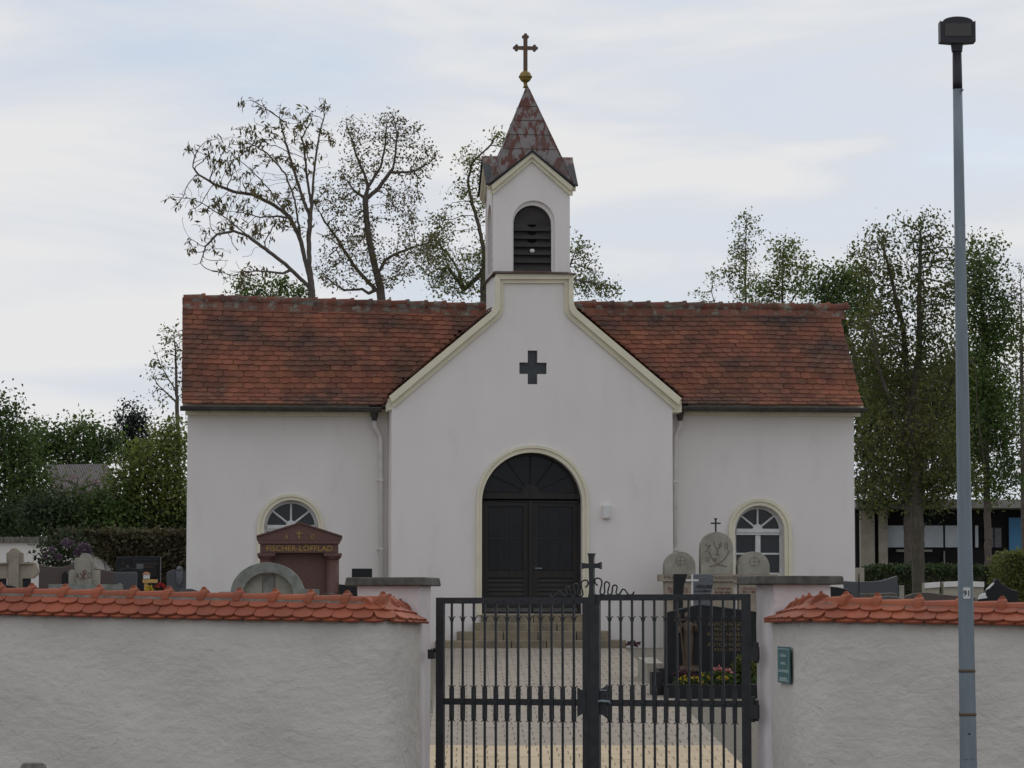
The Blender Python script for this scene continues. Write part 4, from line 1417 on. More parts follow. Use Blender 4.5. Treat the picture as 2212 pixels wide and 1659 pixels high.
MB().plate([[(lx(z) + p[0], z + p[1]) for p in [(-.04, -.2), (.04, -.2), (.04, .03)] + arc(0, .03, .04, 0, 180, 8)[1:-1] + [(-.04, .03)]]], -r0 - .003, -r0 + .02).build('service_door', M['galv'], lamp)
MB().ball((lx(z), -r0 - .003, z - .01), .008, 6, 4).build('lock', M['ink'], lamp)

bp = at(72, 1664, 22.55) + Vector((0, 0, .054))
bo = thing('bollard', 'weathered wooden bollard on the pavement before the white wall', 'bollard', loc=(bp.x, 22.55, -.054))
MB().lathe([(.11, 0), (.108, bp.z - .03), (.10, bp.z + .02), (.085, bp.z + .045)], 14).build('post', M['woodpost'], bo)
MB().lathe([(.086, bp.z + .046), (.07, bp.z + .056)], 14).build('post_top', M['woodpost'], bo)

# ================================================================ graves
def gz(Y):
    return ground_z(0, Y)
def grave(name, label, cat, px, Y, phi=5.0, group='gravestones in the cemetery'):
    p = at(px, 1340, Y); p.z = gz(Y)
    fr = Fr(p, R(phi))
    return fr, thing(name, label, cat, fr, group)
def bevel(o, w=.008):
    b = o.modifiers.new('bevel', 'BEVEL'); b.width = w; b.segments = 2; b.limit_method = 'ANGLE'
    return o

# --- red granite temple grave
z7 = lambda a, b: ((900 + a * .42194) * .54, (1900 + b * .42194) * .54)
fr, T = grave('temple_gravestone', 'red granite temple gravestone with gilded family name and two columns', 'gravestone', 648, 46.5, 5)
P = lambda a, b, t=0: fr.L(*z7(a, b), t)
zg = -.05
MB().plate([[P(455, 1250), P(965, 1250), P(965, 740), P(455, 740)][0:0] + [(P(455, 0)[0], zg), (P(965, 0)[0], zg), (P(965, 0)[0], P(0, 725)[1]), (P(455, 0)[0], P(0, 725)[1])]], .12, .21).build('back_slab', M['redgranite'], T)
for (c0, c1) in ((328, 450), (958, 1082)):
    xc = (P(c0, 1000)[0] + P(c1, 1000)[0]) / 2; r_ = (P(c1, 1000)[0] - P(c0, 1000)[0]) / 2
    zt = P(0, 800)[1]
    col = MB().lathe([(r_ * 1.02, zg), (r_, zt)], 20, xc, .05).build('column', M['redgranite'], T, True)
    MB().lathe([(r_ * 1.02, zt), (r_ * 1.08, zt + .01), (r_ * 1.3, zt + .03), (r_ * 1.32, P(0, 768)[1] + .002)], 20, xc, .05).build('capital', M['redgranite'], col, True)
    za_, zb_ = P(0, 768)[1], P(0, 740)[1]
    MB().box(xc - r_ * 1.38, xc + r_ * 1.38, .05 - r_ * 1.4, .05 + r_ * 1.4, za_, zb_).build('abacus', M['redgranite'], col)
bevel(MB().plate([[P(333, 738), P(1075, 738), P(1075, 655), P(333, 655)]], -.05, .2).build('architrave', M['redgranite'], T), .006)
MB().plate([[P(322, 653), P(1085, 653), P(1100, 622), P(308, 622)]], -.09, .22).build('cornice', M['redgranite'], T)
MB().plate([[P(305, 620), P(1105, 620), P(1112, 590), P(712, 462), P(298, 588)]], -.08, .22).build('pediment', M['redgranite'], T)
MB().plate([[P(298, 588), P(712, 462), P(1112, 590), P(1112, 577), P(712, 447), P(298, 575)]], -.11, .23).build('pediment_moulding', M['redgranite'], T)
x0, z0 = P(705, 722); w = P(1018, 700)[0] - P(392, 700)[0]
lettering('FISCHER-LÖFFLAD', w, .125, .004, M['gold'], T, (x0, -.054, z0), bold=.0008)
lettering('A', .045, .095, .004, M['gold'], T, (P(582, 600)[0], -.084, P(0, 603)[1]), bold=.0006)
lettering('Ω', .05, .095, .004, M['gold'], T, (P(827, 600)[0], -.084, P(0, 603)[1]), bold=.0006)
MB().box(P(700, 0)[0], P(709, 0)[0], -.088, -.081, P(0, 608)[1], P(0, 528)[1]).box(P(678, 0)[0], P(732, 0)[0], -.0875, -.0815, P(0, 555)[1], P(0, 547)[1]).build('gilt_cross', M['gold'], T)

# --- round-headed concrete grave
fr, T = grave('arched_gravestone', 'grey lichened concrete gravestone with a half-round arch', 'gravestone', 592, 44.0, 2)
ol = [z7(*p) for p in [(45, 1250)] + [(405 + 355 * math.cos(R(a)) * (1.0), 1120 - 292 * math.sin(R(a))) for a in range(180, -1, -12)] + [(890, 1110), (890, 1250)]]
ol = [z7(45, 1250), z7(45, 1120)] + [z7(400 + 350 * math.cos(R(a)), 1130 - 302 * math.sin(R(a))) for a in range(176, 18, -8)] + [z7(752, 1085), z7(888, 1082), z7(888, 1250)]
inn = [z7(160, 1250), z7(165, 1140)] + [z7(408 + 245 * math.cos(R(a)), 1150 - 225 * math.sin(R(a))) for a in range(172, 7, -8)] + [z7(652, 1250)]
o2, i2 = fr.LL(ol), fr.LL(inn)
o2[0] = (o2[0][0], 0); o2[-1] = (o2[-1][0], 0)
b_ = [(o2[0][0], -.05)] + o2 + [(o2[-1][0], -.05)]
i2[0] = (i2[0][0], .02); i2[-1] = (i2[-1][0], .02)
bevel(MB().plate([o2, i2], 0, .30).build('arch', M['concrete'], T), .01)
cx_ = (i2[0][0] + i2[-1][0]) / 2
for k, (u0, u1, mt) in enumerate(((0, .385, 'limestone'), (.39, .625, 'sandstone'), (.63, 1, 'limestone'))):
    xa_, xb_ = i2[0][0] + (i2[-1][0] - i2[0][0]) * u0, i2[0][0] + (i2[-1][0] - i2[0][0]) * u1
    hh = max(p[1] for p in i2) - .02
    MB().box(xa_ + .004, xb_ - .004, .14 + .02 * (k % 2), .28, .0, hh).build('panel', M['limestone'] if k != 1 else M['concrete'], T)
MB().plate([[fr.L(*z7(-100, 1250)), fr.L(*z7(44, 1250)), fr.L(*z7(44, 1107)), fr.L(*z7(-55, 1107))]], .02, .28).build('side_block', M['concrete'], T)

# --- black granite stones by the left pillar
fr, T = grave('block_gravestone', 'plain black granite block standing behind the left gate pillar', 'gravestone', 782, 46.5, 3)
a, b = fr.L(760, 1228), fr.L(804, 1228)
bevel(MB().box(a[0], b[0], 0, .25, 0, a[1]).build('block', M['blackgranite'], T))
fr, T = grave('low_gravestone', 'low black granite gravestone beside the red temple grave', 'gravestone', 750, 46.0, 3)
a = fr.L(732, 1262); b = fr.L(800, 1262)
bevel(MB().plate([[(a[0], 0), (b[0], 0), (b[0], a[1] - .06), fr.L(775, 1266), a]], 0, .2).build('slab', M['blackgranite'], T))
a = fr.L(700, 1283); b = fr.L(731, 1283)
fr, T = grave('dark_urn', 'small black stone urn behind the tile coping', 'urn', 710, 45.0, 3, None)
a = fr.L(710, 1281); 
MB().lathe([(.07, 0), (.09, a[1] * .5), (.11, a[1] - .08), (.12, a[1] - .03), (.05, a[1])], 14).build('body', M['blackgranite'], T, True)

# --- left group
z4 = lambda a, b: (a * .3436 * .54, (2050 + b * .3436) * .54)
def outline(name, label, mt, pts, Y, th, cat='gravestone', phi=4, zz=z4, group='gravestones in the cemetery', bw=.012, base=True):
    pp = [zz(*p) for p in pts]
    fr, T = grave(name, label, cat, sum(p[0] for p in pp) / len(pp), Y, phi, group)
    lp = fr.LL(pp)
    if base:
        zlow = min(p[1] for p in lp)
        lp = [(p[0], 0 if p[1] < zlow + .03 else p[1]) for p in lp]
    o = bevel(MB().plate([lp], 0, th).build('slab', M[mt], T), bw)
    return fr, T, o
q = lambda fr, a, b, t=0: fr.L(*z4(a, b), t)
fr, T, o = outline('stone_cross', 'beige sandstone cross with rounded arms at the white wall', 'sandstone',
    [(-90, 900), (85, 900), (85, 768), (-90, 768), (-110, 600), (75, 590), (72, 470)] + [(168 + 68 * math.cos(R(a)), 478 - 62 * math.sin(R(a))) for a in range(165, 10, -15)] + [(265, 470), (270, 585), (395, 580), (402, 610)] + [(395 + 55 * math.cos(R(a)), 678 - 62 * math.sin(R(a))) for a in range(70, -80, -20)] + [(385, 768), (262, 768), (262, 900)], 47, .22, 'gravestone')
bevel(MB().plate([[q(fr, 104, 900), q(fr, 220, 900), q(fr, 226, 500)] + [q(fr, 166 + 58 * math.cos(R(a)), 500 - 55 * math.sin(R(a))) for a in range(15, 170, 15)] + [q(fr, 104, 500)]], -.07, -.003).build('shaft_panel', M['sandstone'], T))
MB().plate([[q(fr, 228, 602), q(fr, 392, 598), q(fr, 396, 580), q(fr, 228, 582)]], -.05, -.003).build('arm_moulding', M['sandstone'], T)
MB().plate([[q(fr, -100, 602), q(fr, 98, 602), q(fr, 98, 584), q(fr, -100, 584)]], -.05, -.003).build('arm_moulding', M['sandstone'], T)
for (a, b) in ((-40, 66), (272, 350)):
    MB().plate([[q(fr, a, 900), q(fr, b, 900), q(fr, b, 770), q(fr, a, 770)]], .02, .16).build('inscription_panel', M['blackgranite'], T)
fr, T, o = outline('curved_gravestone', 'brown granite gravestone with hollow curved top beside the beige cross', 'browngranite',
    [(452, 900), (452, 600), (520, 618), (620, 635), (720, 632), (800, 615), (880, 590), (1120, 650), (1330, 690), (1330, 900)], 49.5, .18)
MB().plate([[q(fr, 722, 830), q(fr, 790, 830), q(fr, 790, 720), q(fr, 757, 685), q(fr, 722, 720)]], -.03, -.003).build('niche', M['blackgranite'], T)
fr, T, o = outline('cross_gravestone', 'stepped limestone cross gravestone with red chi-rho sign', 'limestone',
    [(800, 900), (800, 690), (830, 665), (880, 665), (865, 640), (868, 530), (930, 520)] + [(992 + 62 * math.cos(R(a)), 520 - 48 * math.sin(R(a))) for a in range(165, 10, -15)] + [(1055, 520), (1110, 530), (1112, 640), (1090, 665), (1160, 670), (1160, 900)], 47.5, .2)
MB().plate([[q(fr, 885, 900), q(fr, 1068, 900), q(fr, 1068, 760), q(fr, 1050, 730), q(fr, 1065, 600), q(fr, 1060, 572), q(fr, 900, 572), q(fr, 890, 620), q(fr, 895, 730)]], -.06, -.003).build('front_panel', M['limestone'], T)
for (p0, p1) in (((935, 710), (1010, 780)), ((1010, 705), (932, 785)), ((973, 690), (973, 795))):
    a, b = q(fr, *p0), q(fr, *p1)
    MB().tube([(a[0], -.064, a[1]), (b[0], -.064, b[1])], .007, 4).build('carved_sign', M['redpaint'], T)
lettering('P', .05, .14, .003, M['redpaint'], T, (q(fr, 992, 700)[0], -.063, q(fr, 0, 740)[1]))
lettering('A', .05, .12, .003, M['redpaint'], T, (q(fr, 905, 700)[0], -.063, q(fr, 0, 765)[1]))
lettering('Ω', .06, .12, .003, M['redpaint'], T, (q(fr, 1045, 700)[0], -.063, q(fr, 0, 765)[1]))
outline('kerb_stone', 'long low grey grave surround before the chi-rho cross', 'concrete', [(560, 900), (565, 830), (600, 840), (600, 835), (1350, 838), (1390, 820), (1425, 840), (1425, 900)], 46.8, .14, 'grave surround')
fr, T, o = outline('slab_gravestone', 'flat grey speckled granite gravestone with square corners', 'greygranite', [(1322, 920), (1322, 695), (1592, 692), (1592, 920)], 48, .16)
fr, T, o = outline('niche_gravestone', 'tall black polished gravestone set before the ivy wall', 'blackgranite', [(1350, 920), (1350, 518), (1868, 512), (1868, 920)], 55, .3)
bevel(MB().plate([[q(fr, 1540, 760), q(fr, 1830, 760), q(fr, 1830, 545), q(fr, 1540, 545)]], -.05, -.003).build('inscription_panel', M['blackgranite'], T), .01)
MB().plate([[q(fr, 1588, 655), q(fr, 1670, 655), q(fr, 1670, 597), q(fr, 1588, 597)]], -.056, -.052).build('photo_plate', M['slategranite'], T)
for k, (a, b) in enumerate(((1755, 610), (1735, 645))):
    scribble(q(fr, a, b)[0], -.054, q(fr, a, b)[1], .3 - .1 * k, .05, 'bronze', T, k)
for (a0, a1, b0, b1) in ((1432, 1436, 560, 640), (1410, 1460, 590, 596), (1470, 1500, 610, 640)):
    MB().plate([[q(fr, a0, b1), q(fr, a1, b1), q(fr, a1, b0), q(fr, a0, b0)]], -.02, -.003).build('bronze_ornament', M['bronze'], T)
outline('rounded_gravestone', 'black gravestone with rounded shoulders behind the grey granite slab', 'blackgranite', [(1370, 920), (1385, 670), (1440, 648), (1520, 642), (1600, 655), (1680, 680), (1690, 920)], 50, .15)
fr, T, o = outline('relief_gravestone', 'dark grey gravestone with a pale carved figure at the chapel corner', 'greygranite', [(1940, 930), (1940, 700), (2020, 660), (2165, 680), (2165, 930)], 50, .2)
MB().ball((q(fr, 2090, 740)[0], -.02, q(fr, 0, 740)[1]), .10, 10, 8, (.6, .35, 1.7)).ball((q(fr, 2090, 660)[0], -.02, q(fr, 0, 655)[1]), .05, 8, 6).build('figure', M['slategranite'], T, True)
# wooden grave cross with lantern and flowers
fr, T = grave('wooden_cross', 'fresh yellow wooden grave cross with an orange flower', 'grave cross', 1700 * .1856, 46.6, 3, None)
MB().plate([[(q(fr, 1680, 0)[0], 0), (q(fr, 1718, 0)[0], 0), q(fr, 1718, 780), q(fr, 1680, 780)]], 0, .04).build('post', M['yellowwood'], T)
MB().plate([[q(fr, 1662, 820), q(fr, 1835, 820), q(fr, 1835, 778), q(fr, 1662, 778)]], -.025, -.002).build('crossbar', M['yellowwood'], T)
def blob_leaves(c, rad, n, s, seed=0):
    g = np.random.default_rng(seed)
    d = g.normal(size=(n, 3)); d /= np.linalg.norm(d, axis=1)[:, None]
    p = np.array(c) + d * np.array(rad) * (g.random((n, 1)) ** .4)
    return leaf_quads(p, s, g)
def leaf_quads(p, s, g, droop=0.0, asp=.62):
    n = len(p)
    a = g.normal(size=(n, 3)); a[:, 2] -= droop
    a /= np.linalg.norm(a, axis=1)[:, None]
    b = g.normal(size=(n, 3)); b -= a * (a * b).sum(1)[:, None]; b /= np.linalg.norm(b, axis=1)[:, None]
    s = (s * (.65 + .7 * g.random(n)))[:, None]
    cr_ = np.cross(a, b) * s * .12
    v = np.stack([p, p + a * s * .5 + b * s * asp * .5 + cr_, p + a * s, p + a * s * .5 - b * s * asp * .5 + cr_], 1).reshape(-1, 3)
    f = np.arange(4 * n).reshape(-1, 4)
    return v, f
c = q(fr, 1742, 898)
np_mesh('flower', *blob_leaves((c[0], -.1, c[1]), (.06, .05, .04), 60, .05, 3), M['yellowflower'], T)
fr, T = grave('grave_lantern', 'small white grave lantern with dark hood above the wooden cross', 'lantern', 1703 * .1856, 47.4, 3, None)
a, b = q(fr, 1668, 770), q(fr, 1740, 770)
MB().box(a[0], b[0], 0, b[0] - a[0], a[1], q(fr, 0, 718)[1]).build('housing', M['whitestone'], T)
MB().box(a[0] + .05, b[0] - .05, .05, b[0] - a[0] - .05, 0, a[1] - .002).build('pedestal', M['blackgranite'], T)
MB().taper(a[0] - .02, b[0] + .02, -.02, b[0] - a[0] + .02, q(fr, 0, 717)[1], q(fr, 0, 690)[1], .05).build('hood', M['terracotta'], T)
fr, T = grave('red_flowers', 'small bunch of red flowers beside the wooden cross', 'flowers', 1868 * .1856, 46.6, 3, None)
c = q(fr, 1868, 855)
np_mesh('bloom', *blob_leaves((c[0], 0, c[1]), (.08, .07, .035), 70, .05, 4), M['redflower'], T)
np_mesh('foliage', *blob_leaves((c[0], 0, c[1] - .10), (.10, .09, .09), 120, .08, 5), M['leafdark'], T)
MB().lathe([(.06, 0), (.08, c[1] - .15)], 10, c[0], 0).build('pot', M['terracotta'], T)
outline('domed_gravestone', 'dark grey gravestone with domed top peeping over the tile coping', 'greygranite', [(2040, 1000), (2075, 930), (2120, 900), (2180, 888), (2240, 890), (2300, 910), (2350, 940), (2370, 1000)], 45, .15)
outline('ledger_stone', 'low black ledger stone before the beige cross', 'blackgranite', [(-60, 920), (-60, 840), (60, 842), (170, 858), (200, 920)], 45.5, .3)

# --- priests' memorial on the right
z6 = lambda a, b: ((2620 + a * .217) * .54, (2080 + b * .217) * .54)
fr, T = grave('priest_memorial', 'sandstone memorial of three round-headed stones on a lettered beam', 'memorial', 1545, 51.4, 6, None)
P = lambda a, b, t=0: fr.L(*z6(a, b), t)
for (a, b) in ((180, 680), (690, 1450), (1545, 2120)):
    MB().plate([[(P(a, 0)[0], 0), (P(b, 0)[0], 0), (P(b, 0)[0], P(0, 1132)[1]), (P(a, 0)[0], P(0, 1132)[1])]], .02, .2).build('panel', M['sandstone'], T)
MB().plate([[P(80, 1130), P(2260, 1130), P(2260, 1002), P(80, 1002)]], -.03, .24).build('beam', M['sandstone'], T)
def round_stone(a, b, top, bot):
    r = (b - a) / 2
    return [P(a, bot), P(b, bot)] + [P((a + b) / 2 + r * math.cos(R(g_)), top + r - r * math.sin(R(g_))) for g_ in range(0, 181, 12)]
for (a, b, top) in ((178, 750, 580), (848, 1440, 218), (1530, 2115, 580)):
    s_ = bevel(MB().plate([round_stone(a, b, top, 1000)], -.01, .22).build('round_headed_stone', M['limestone'], T), .012)
# carvings
def stroke(pts, r=.008, mt='inkletters'):
    pp = [P(*p) for p in pts]
    MB().tube([(x, -.012, z) for x, z in pp], r, 4).build('carving', M[mt], T)
stroke([(1000, 860), (1160, 820), (1300, 700), (1370, 560)], .009); stroke([(1320, 855), (1160, 820), (1060, 720), (990, 580)], .009)
stroke([(1080, 400), (1110, 500), (1150, 540), (1190, 500), (1215, 400)]); stroke([(1150, 540), (1150, 635)]); stroke([(1120, 640), (1190, 640)])
stroke([(930, 450), (980, 490), (1030, 460), (960, 560), (920, 590)]); stroke([(1290, 420), (1285, 520), (1330, 540), (1330, 410)])
stroke([(1140, 720), (1100, 700), (1105, 745), (1140, 740)])
stroke([(950, 680), (935, 740), (965, 785), (1000, 740), (985, 670)], .006)
for (a, b) in ((470, 750), (1830, 770)):
    stroke([(a + 95 * math.cos(R(g_)), b + 80 * math.sin(R(g_))) for g_ in range(0, 361, 30)], .0035)
    stroke([(a - 90, b), (a + 90, b)], .0035); stroke([(a, b - 75), (a, b + 110)], .0035)
lettering('PRIESTER', P(660, 0)[0] - P(150, 0)[0], .085, .003, M['inkletters'], T, (P(410, 0)[0], -.033, P(0, 1092)[1]))
lettering('PFARRGEMEINDE', P(1690, 0)[0] - P(1005, 0)[0], .085, .003, M['inkletters'], T, (P(1347, 0)[0], -.033, P(0, 1092)[1]))
lettering('A', .06, .085, .003, M['inkletters'], T, (P(1745, 0)[0], -.033, P(0, 1092)[1]))
lettering('die hier ruhen', P(1390, 0)[0] - P(1100, 0)[0], .085, .003, M['redpaint'], T, (P(1245, 0)[0], .018, P(0, 1355)[1]))
for k, (a, b, w_) in enumerate(((1245, 1290, 330), (437, 1290, 400), (437, 1345, 380), (1805, 1290, 400), (1805, 1345, 380), (1245, 1420, 300), (437, 1420, 380), (1245, 1480, 300))):
    scribble(P(a, 0)[0], .017, P(0, b)[1], P(w_, 0)[0] - P(0, 0)[0], .06, 'redpaint', T, k + 20)
zc_ = P(0, 222)[1]
xc_ = P(1138, 0)[0]
MB().box(xc_ - .014, xc_ + .014, .09, .11, zc_ - .02, P(0, -40)[1]).box(xc_ - .085, xc_ + .085, .088, .108, P(0, 68)[1], P(0, 40)[1]).add(
    [(xc_ - .03, .085, P(0, -40)[1]), (xc_ + .03, .085, P(0, -40)[1]), (xc_ + .014, .085, P(0, 0)[1]), (xc_ - .014, .085, P(0, 0)[1]), (xc_ - .03, .112, P(0, -40)[1]), (xc_ + .03, .112, P(0, -40)[1]), (xc_ + .014, .112, P(0, 0)[1]), (xc_ - .014, .112, P(0, 0)[1])],
    [(0, 3, 2, 1), (4, 5, 6, 7), (0, 1, 5, 4), (1, 2, 6, 5), (2, 3, 7, 6), (3, 0, 4, 7)]).build('iron_cross', M['blackiron'], T)
# slate stone, white cross and curved black stele before it
fr, T, o = outline('slate_gravestone', 'blue-grey slate gravestone with clipped corner before the priests memorial', 'slategranite', [(665, 1560), (700, 1020), (740, 1000), (1010, 995), (1050, 1010), (1078, 1040), (1075, 1220), (1040, 1300), (1040, 1560)], 48, .15, zz=z6)
x, z = fr.L(*z6(905, 1262)); lettering('HERANEK', .27, .085, .003, M['ink'], T, (x, -.004, z))
x, z = fr.L(*z6(905, 1330)); scribble(x, -.004, z, .30, .045, 'ink', T, 5)
fr, T = grave('white_cross', 'slender white metal grave cross beside the slate gravestone', 'grave cross', 1480, 46.5, 4, None)
a = fr.L(*z6(688, 1000)); b0, b1 = fr.L(*z6(570, 1112)), fr.L(*z6(802, 1112))
MB().box(a[0] - .012, a[0] + .012, 0, .02, 0, a[1]).build('upright', M['whitestone'], T)
MB().box(b0[0], b1[0], -.016, -.001, b0[1] - .014, b0[1] + .014).build('crossbar', M['whitestone'], T)
outline('black_stele', 'tall black stele with one concave side behind the gate', 'blackgranite', [(352, 1600), (352, 992), (605, 992), (570, 1090), (540, 1200), (520, 1340), (525, 1600)], 44.5, .14, zz=z6)

# --- dark headstone with bronze figure behind the right gate leaf
z8 = lambda a, b: ((2550 + a * .36166) * .54, (2350 + b * .36166) * .54)
fr, T = grave('family_headstone', 'wide black gabled headstone with bronze figure and three gilded names', 'gravestone', 1535, 41.3, 3, None)
P = lambda a, b, t=0: fr.L(*z8(a, b), t)
zlow = min(0, P(0, 905)[1])
MB().plate([[(P(292, 0)[0], -.1), (P(1325, 0)[0], -.1), P(1325, 275), P(1280, 262), P(690, 182), P(318, 275)]], 0, .18).build('headstone', M['blackgranite'], T)
MB().plate([[P(318, 275), P(690, 182), P(1325, 268), P(1325, 277), P(690, 193), P(316, 284)]], -.015, .2).build('top_edge', M['greygranite'], T)
MB().box(P(225, 0)[0], P(1345, 0)[0], -.12, .3, -.1, P(0, 895, -.12)[1]).build('plinth', M['blackgranite'], T)
for k, (tx, zz) in enumerate((('ANTON NIGEL', 425), ('1902 – 1978', 476), ('ROSA NIGEL', 538), ('1905 – 1983', 588), ('ANTON NIGEL', 652), ('1932 – 2003', 704))):
    wd = P(1165, 0)[0] - P(768, 0)[0] if k % 2 == 0 else P(1130, 0)[0] - P(825, 0)[0]
    lettering(tx, wd, .068 if k % 2 == 0 else .058, .004, M['dimgold'], T, (P(970, 0)[0], -.004, P(0, zz)[1]))
# bronze robed figure holding a tall cross: rings from hem to neck, head, arms
fb = MB()
xc = P(560, 0)[0]; k_ = P(600, 0)[0] - P(500, 0)[0]       # 100 picture units
H = [(860, 545, 60, .05), (800, 548, 52, .055), (700, 552, 55, .06), (600, 555, 58, .06), (540, 556, 56, .06), (480, 556, 66, .065), (420, 556, 78, .065), (395, 555, 62, .055), (380, 552, 28, .035), (360, 548, 20, .03)]
k2 = 14
vs, fs = [], []
for (zz, cx_, hw_, dy) in H:
    z = P(0, zz)[1]; cxw = P(cx_, 0)[0]; hwx = hw_ * k_ / 100
    for j in range(k2):
        a = 2 * math.pi * j / k2
        fold = 1 + (.10 * math.sin(5 * a) if zz > 520 else 0)
        vs.append((cxw + hwx * math.cos(a) * fold, -.07 + dy * math.sin(a) * fold, z))
for i in range(len(H) - 1):
    for j in range(k2):
        fs.append((i * k2 + j, i * k2 + (j + 1) % k2, (i + 1) * k2 + (j + 1) % k2, (i + 1) * k2 + j))
fb.add(vs, fs)
hz = P(548, 325)
fb.ball((hz[0], -.08, hz[1]), .048, 12, 10, (.78, .9, 1.15))
fb.ball((hz[0] - .006, -.062, hz[1] + .008), .052, 12, 10, (.85, .9, 1.12))
fb.tube([(hz[0], -.118, hz[1] + .006), (hz[0], -.134, hz[1] - .012)], [.006, .009], 5)
def W(a, b, y):
    x, z = P(a, b); return (x, y, z)
fb.tube([W(490, 405, -.07), W(462, 450, -.085), W(455, 505, -.10), W(468, 480, -.14)], [.036, .03, .026, .018], 8)
fb.tube([W(612, 405, -.07), W(640, 455, -.085), W(648, 500, -.10), W(632, 430, -.13), W(626, 395, -.14)], [.036, .032, .028, .02, .015], 8)
for dx in (-9, -3, 3, 9):
    fb.tube([W(626 + dx, 398, -.14), W(626 + dx * 1.3, 370, -.145)], [.006, .004], 4)
fb.tube([W(470, 490, -.14), W(455, 470, -.155), W(458, 455, -.15)], [.008, .008, .006], 5)
fig = fb.build('bronze_figure', M['bronze'], T, True)
MB().tube([W(503, 860, -.13), W(450, 290, -.15)], .012, 6).tube([W(390, 368, -.148), W(520, 355, -.148)], .010, 6).build('cross_staff', M['bronze'], fig)
MB().lathe([(.15, P(0, 892)[1] - .04), (.14, P(0, 875)[1]), (.10, P(0, 858)[1])], 12, xc, -.08).build('rock_base', M['bronze'], fig)
# planting bed
frb, B = grave('grave_bed', 'black granite grave surround planted with spring flowers', 'grave bed', 1535, 40.1, 3, None)
PB = lambda a, b, t=0: frb.L(*z8(a, b), t)
x0b, x1b = PB(320, 0)[0], PB(1340, 0)[0]
zk = PB(0, 1075)[1]
for (a0, a1, y0, y1) in ((x0b, x1b, 0, .1), (x0b, x0b + .1, .104, 1.0), (x1b - .1, x1b, .104, 1.0)):
    MB().box(a0, a1, y0, y1, -.2, zk).build('kerb', M['blackgranite'], B)
MB().box(x0b + .104, x1b - .104, .104, 1.0, -.2, zk - .03).build('soil', M['mortar'], B)
MB().box(x0b - .16, x0b - .02, .4, .7, -.2, zk + .16).build('lantern_block', M['blackgranite'], B)
def plant(name, label, cat, a, b, t, rad, n, s, mt, leaf=None, lf=None, group='flowers on the grave bed'):
    x, z = PB(a, b, t)
    p = frb.O + frb.h * x + frb.d * t
    T = thing(name, label, cat, loc=(p.x, p.y, frb.O.z + zk - .04), group=group)
    h_ = z - zk + .04
    np_mesh('bloom', *blob_leaves((0, 0, h_), rad, n, s, int(a)), M[mt], T)
    if leaf:
        np_mesh('foliage', *blob_leaves((0, 0, h_ * .45), (rad[0] * 1.1, rad[1] * 1.2, max(.03, h_ * .5)), lf, .07, int(a) + 1), M[leaf], T)
    return T
fl = 'yellow pansy in bloom on the black grave bed'
for (a, b, t) in ((460, 1015, .3), (490, 1060, .2), (540, 1025, .3), (600, 1020, .25), (622, 990, .4), (665, 1005, .3), (672, 1050, .2), (720, 975, .45), (785, 1005, .3), (725, 1045, .18), (520, 990, .5), (915, 1008, .3), (985, 1003, .3)):
    plant('pansy', fl, 'flower', a, b, t, (.028, .02, .022), 16, .034, 'yellowflower', 'leafdark', 40)
plant('pink_primrose', 'pink primroses blooming on the black grave bed', 'flower', 900, 905, .55, (.07, .05, .035), 60, .045, 'pinkflower', 'leafgreen', 220, None)
plant('pink_primrose', 'small pink primrose beside the yellow pansies on the grave', 'flower', 995, 930, .5, (.065, .05, .03), 50, .042, 'pinkflower', 'leafgreen', 160, None)
plant('conifer_shrub', 'dwarf green conifer growing at the gilded headstone', 'shrub', 1190, 890, .75, (.17, .14, .17), 1500, .05, 'leafspring', 'leafgreen', 500, None)
plant('heather', 'dark red heather at the feet of the bronze figure', 'flower', 520, 955, .7, (.16, .1, .06), 420, .035, 'mauveflower', 'leafdark', 150, None)
plant('ground_foliage', 'low dark green leaves covering the middle of the grave bed', 'plant', 870, 990, .65, (.24, .14, .06), 700, .05, 'leafdark', 'leafgreen', 200, None)
fr, T = grave('grave_surround', 'pale stone grave surround edge left of the family headstone', 'grave surround', 1412, 42.5, 3, None)
a, b = fr.L(1398, 1433), fr.L(1425, 1433)
MB().add([(a[0], 0, -.1), (b[0] + .05, 0, -.1), (b[0] + .05, 1.2, -.1), (a[0] - .02, 1.2, -.1), (a[0], 0, a[1]), (b[0] + .05, 0, a[1]), (b[0] + .05, 1.2, a[1] + .07), (a[0] - .02, 1.2, a[1] + .07)],
         [(0, 3, 2, 1), (4, 5, 6, 7), (0, 1, 5, 4), (1, 2, 6, 5), (2, 3, 7, 6), (3, 0, 4, 7)]).build('edge_stone', M['limestone'], T)
fr, T = grave('far_planter', 'small planter of dark red flowers against the chapel wall', 'flowers', 1352 - 0, 50.9, 3, None)
c = fr.L(1368, 1394)
np_mesh('bloom', *blob_leaves((c[0] - .0, 0, c[1] + .03), (.12, .07, .035), 120, .05, 9), M['mauveflower'], T)

# --- right group over the wall
z3 = lambda a, b: ((3400 + a * .31465) * .54, (2280 + b * .31465) * .54)
def o3(name, label, mt, pts, Y, th, cat='gravestone', **kw):
    return outline(name, label, mt, pts, Y, th, cat, zz=z3, **kw)
o3('wave_gravestone', 'long blue-grey granite gravestone rising in a curve to one side', 'greygranite', [(-60, 420), (-60, 140), (80, 148), (230, 148), (380, 138), (500, 110), (605, 72), (608, 210), (640, 290), (660, 420)], 47, .18)
fr, T, o = o3('name_gravestone', 'dark gravestone with faint gilded name before the curved granite', 'greygranite', [(130, 420), (140, 300), (560, 290), (600, 310), (600, 420)], 43, .18)
x, z = fr.L(*z3(375, 352)); lettering('BENGELMANN', fr.L(*z3(585, 0))[0] - fr.L(*z3(180, 0))[0], .09, .003, M['dimgold'], T, (x, -.004, z))
z6b = lambda a, b: ((2600 + a * .42194) * .54, (1900 + b * .42194) * .54)
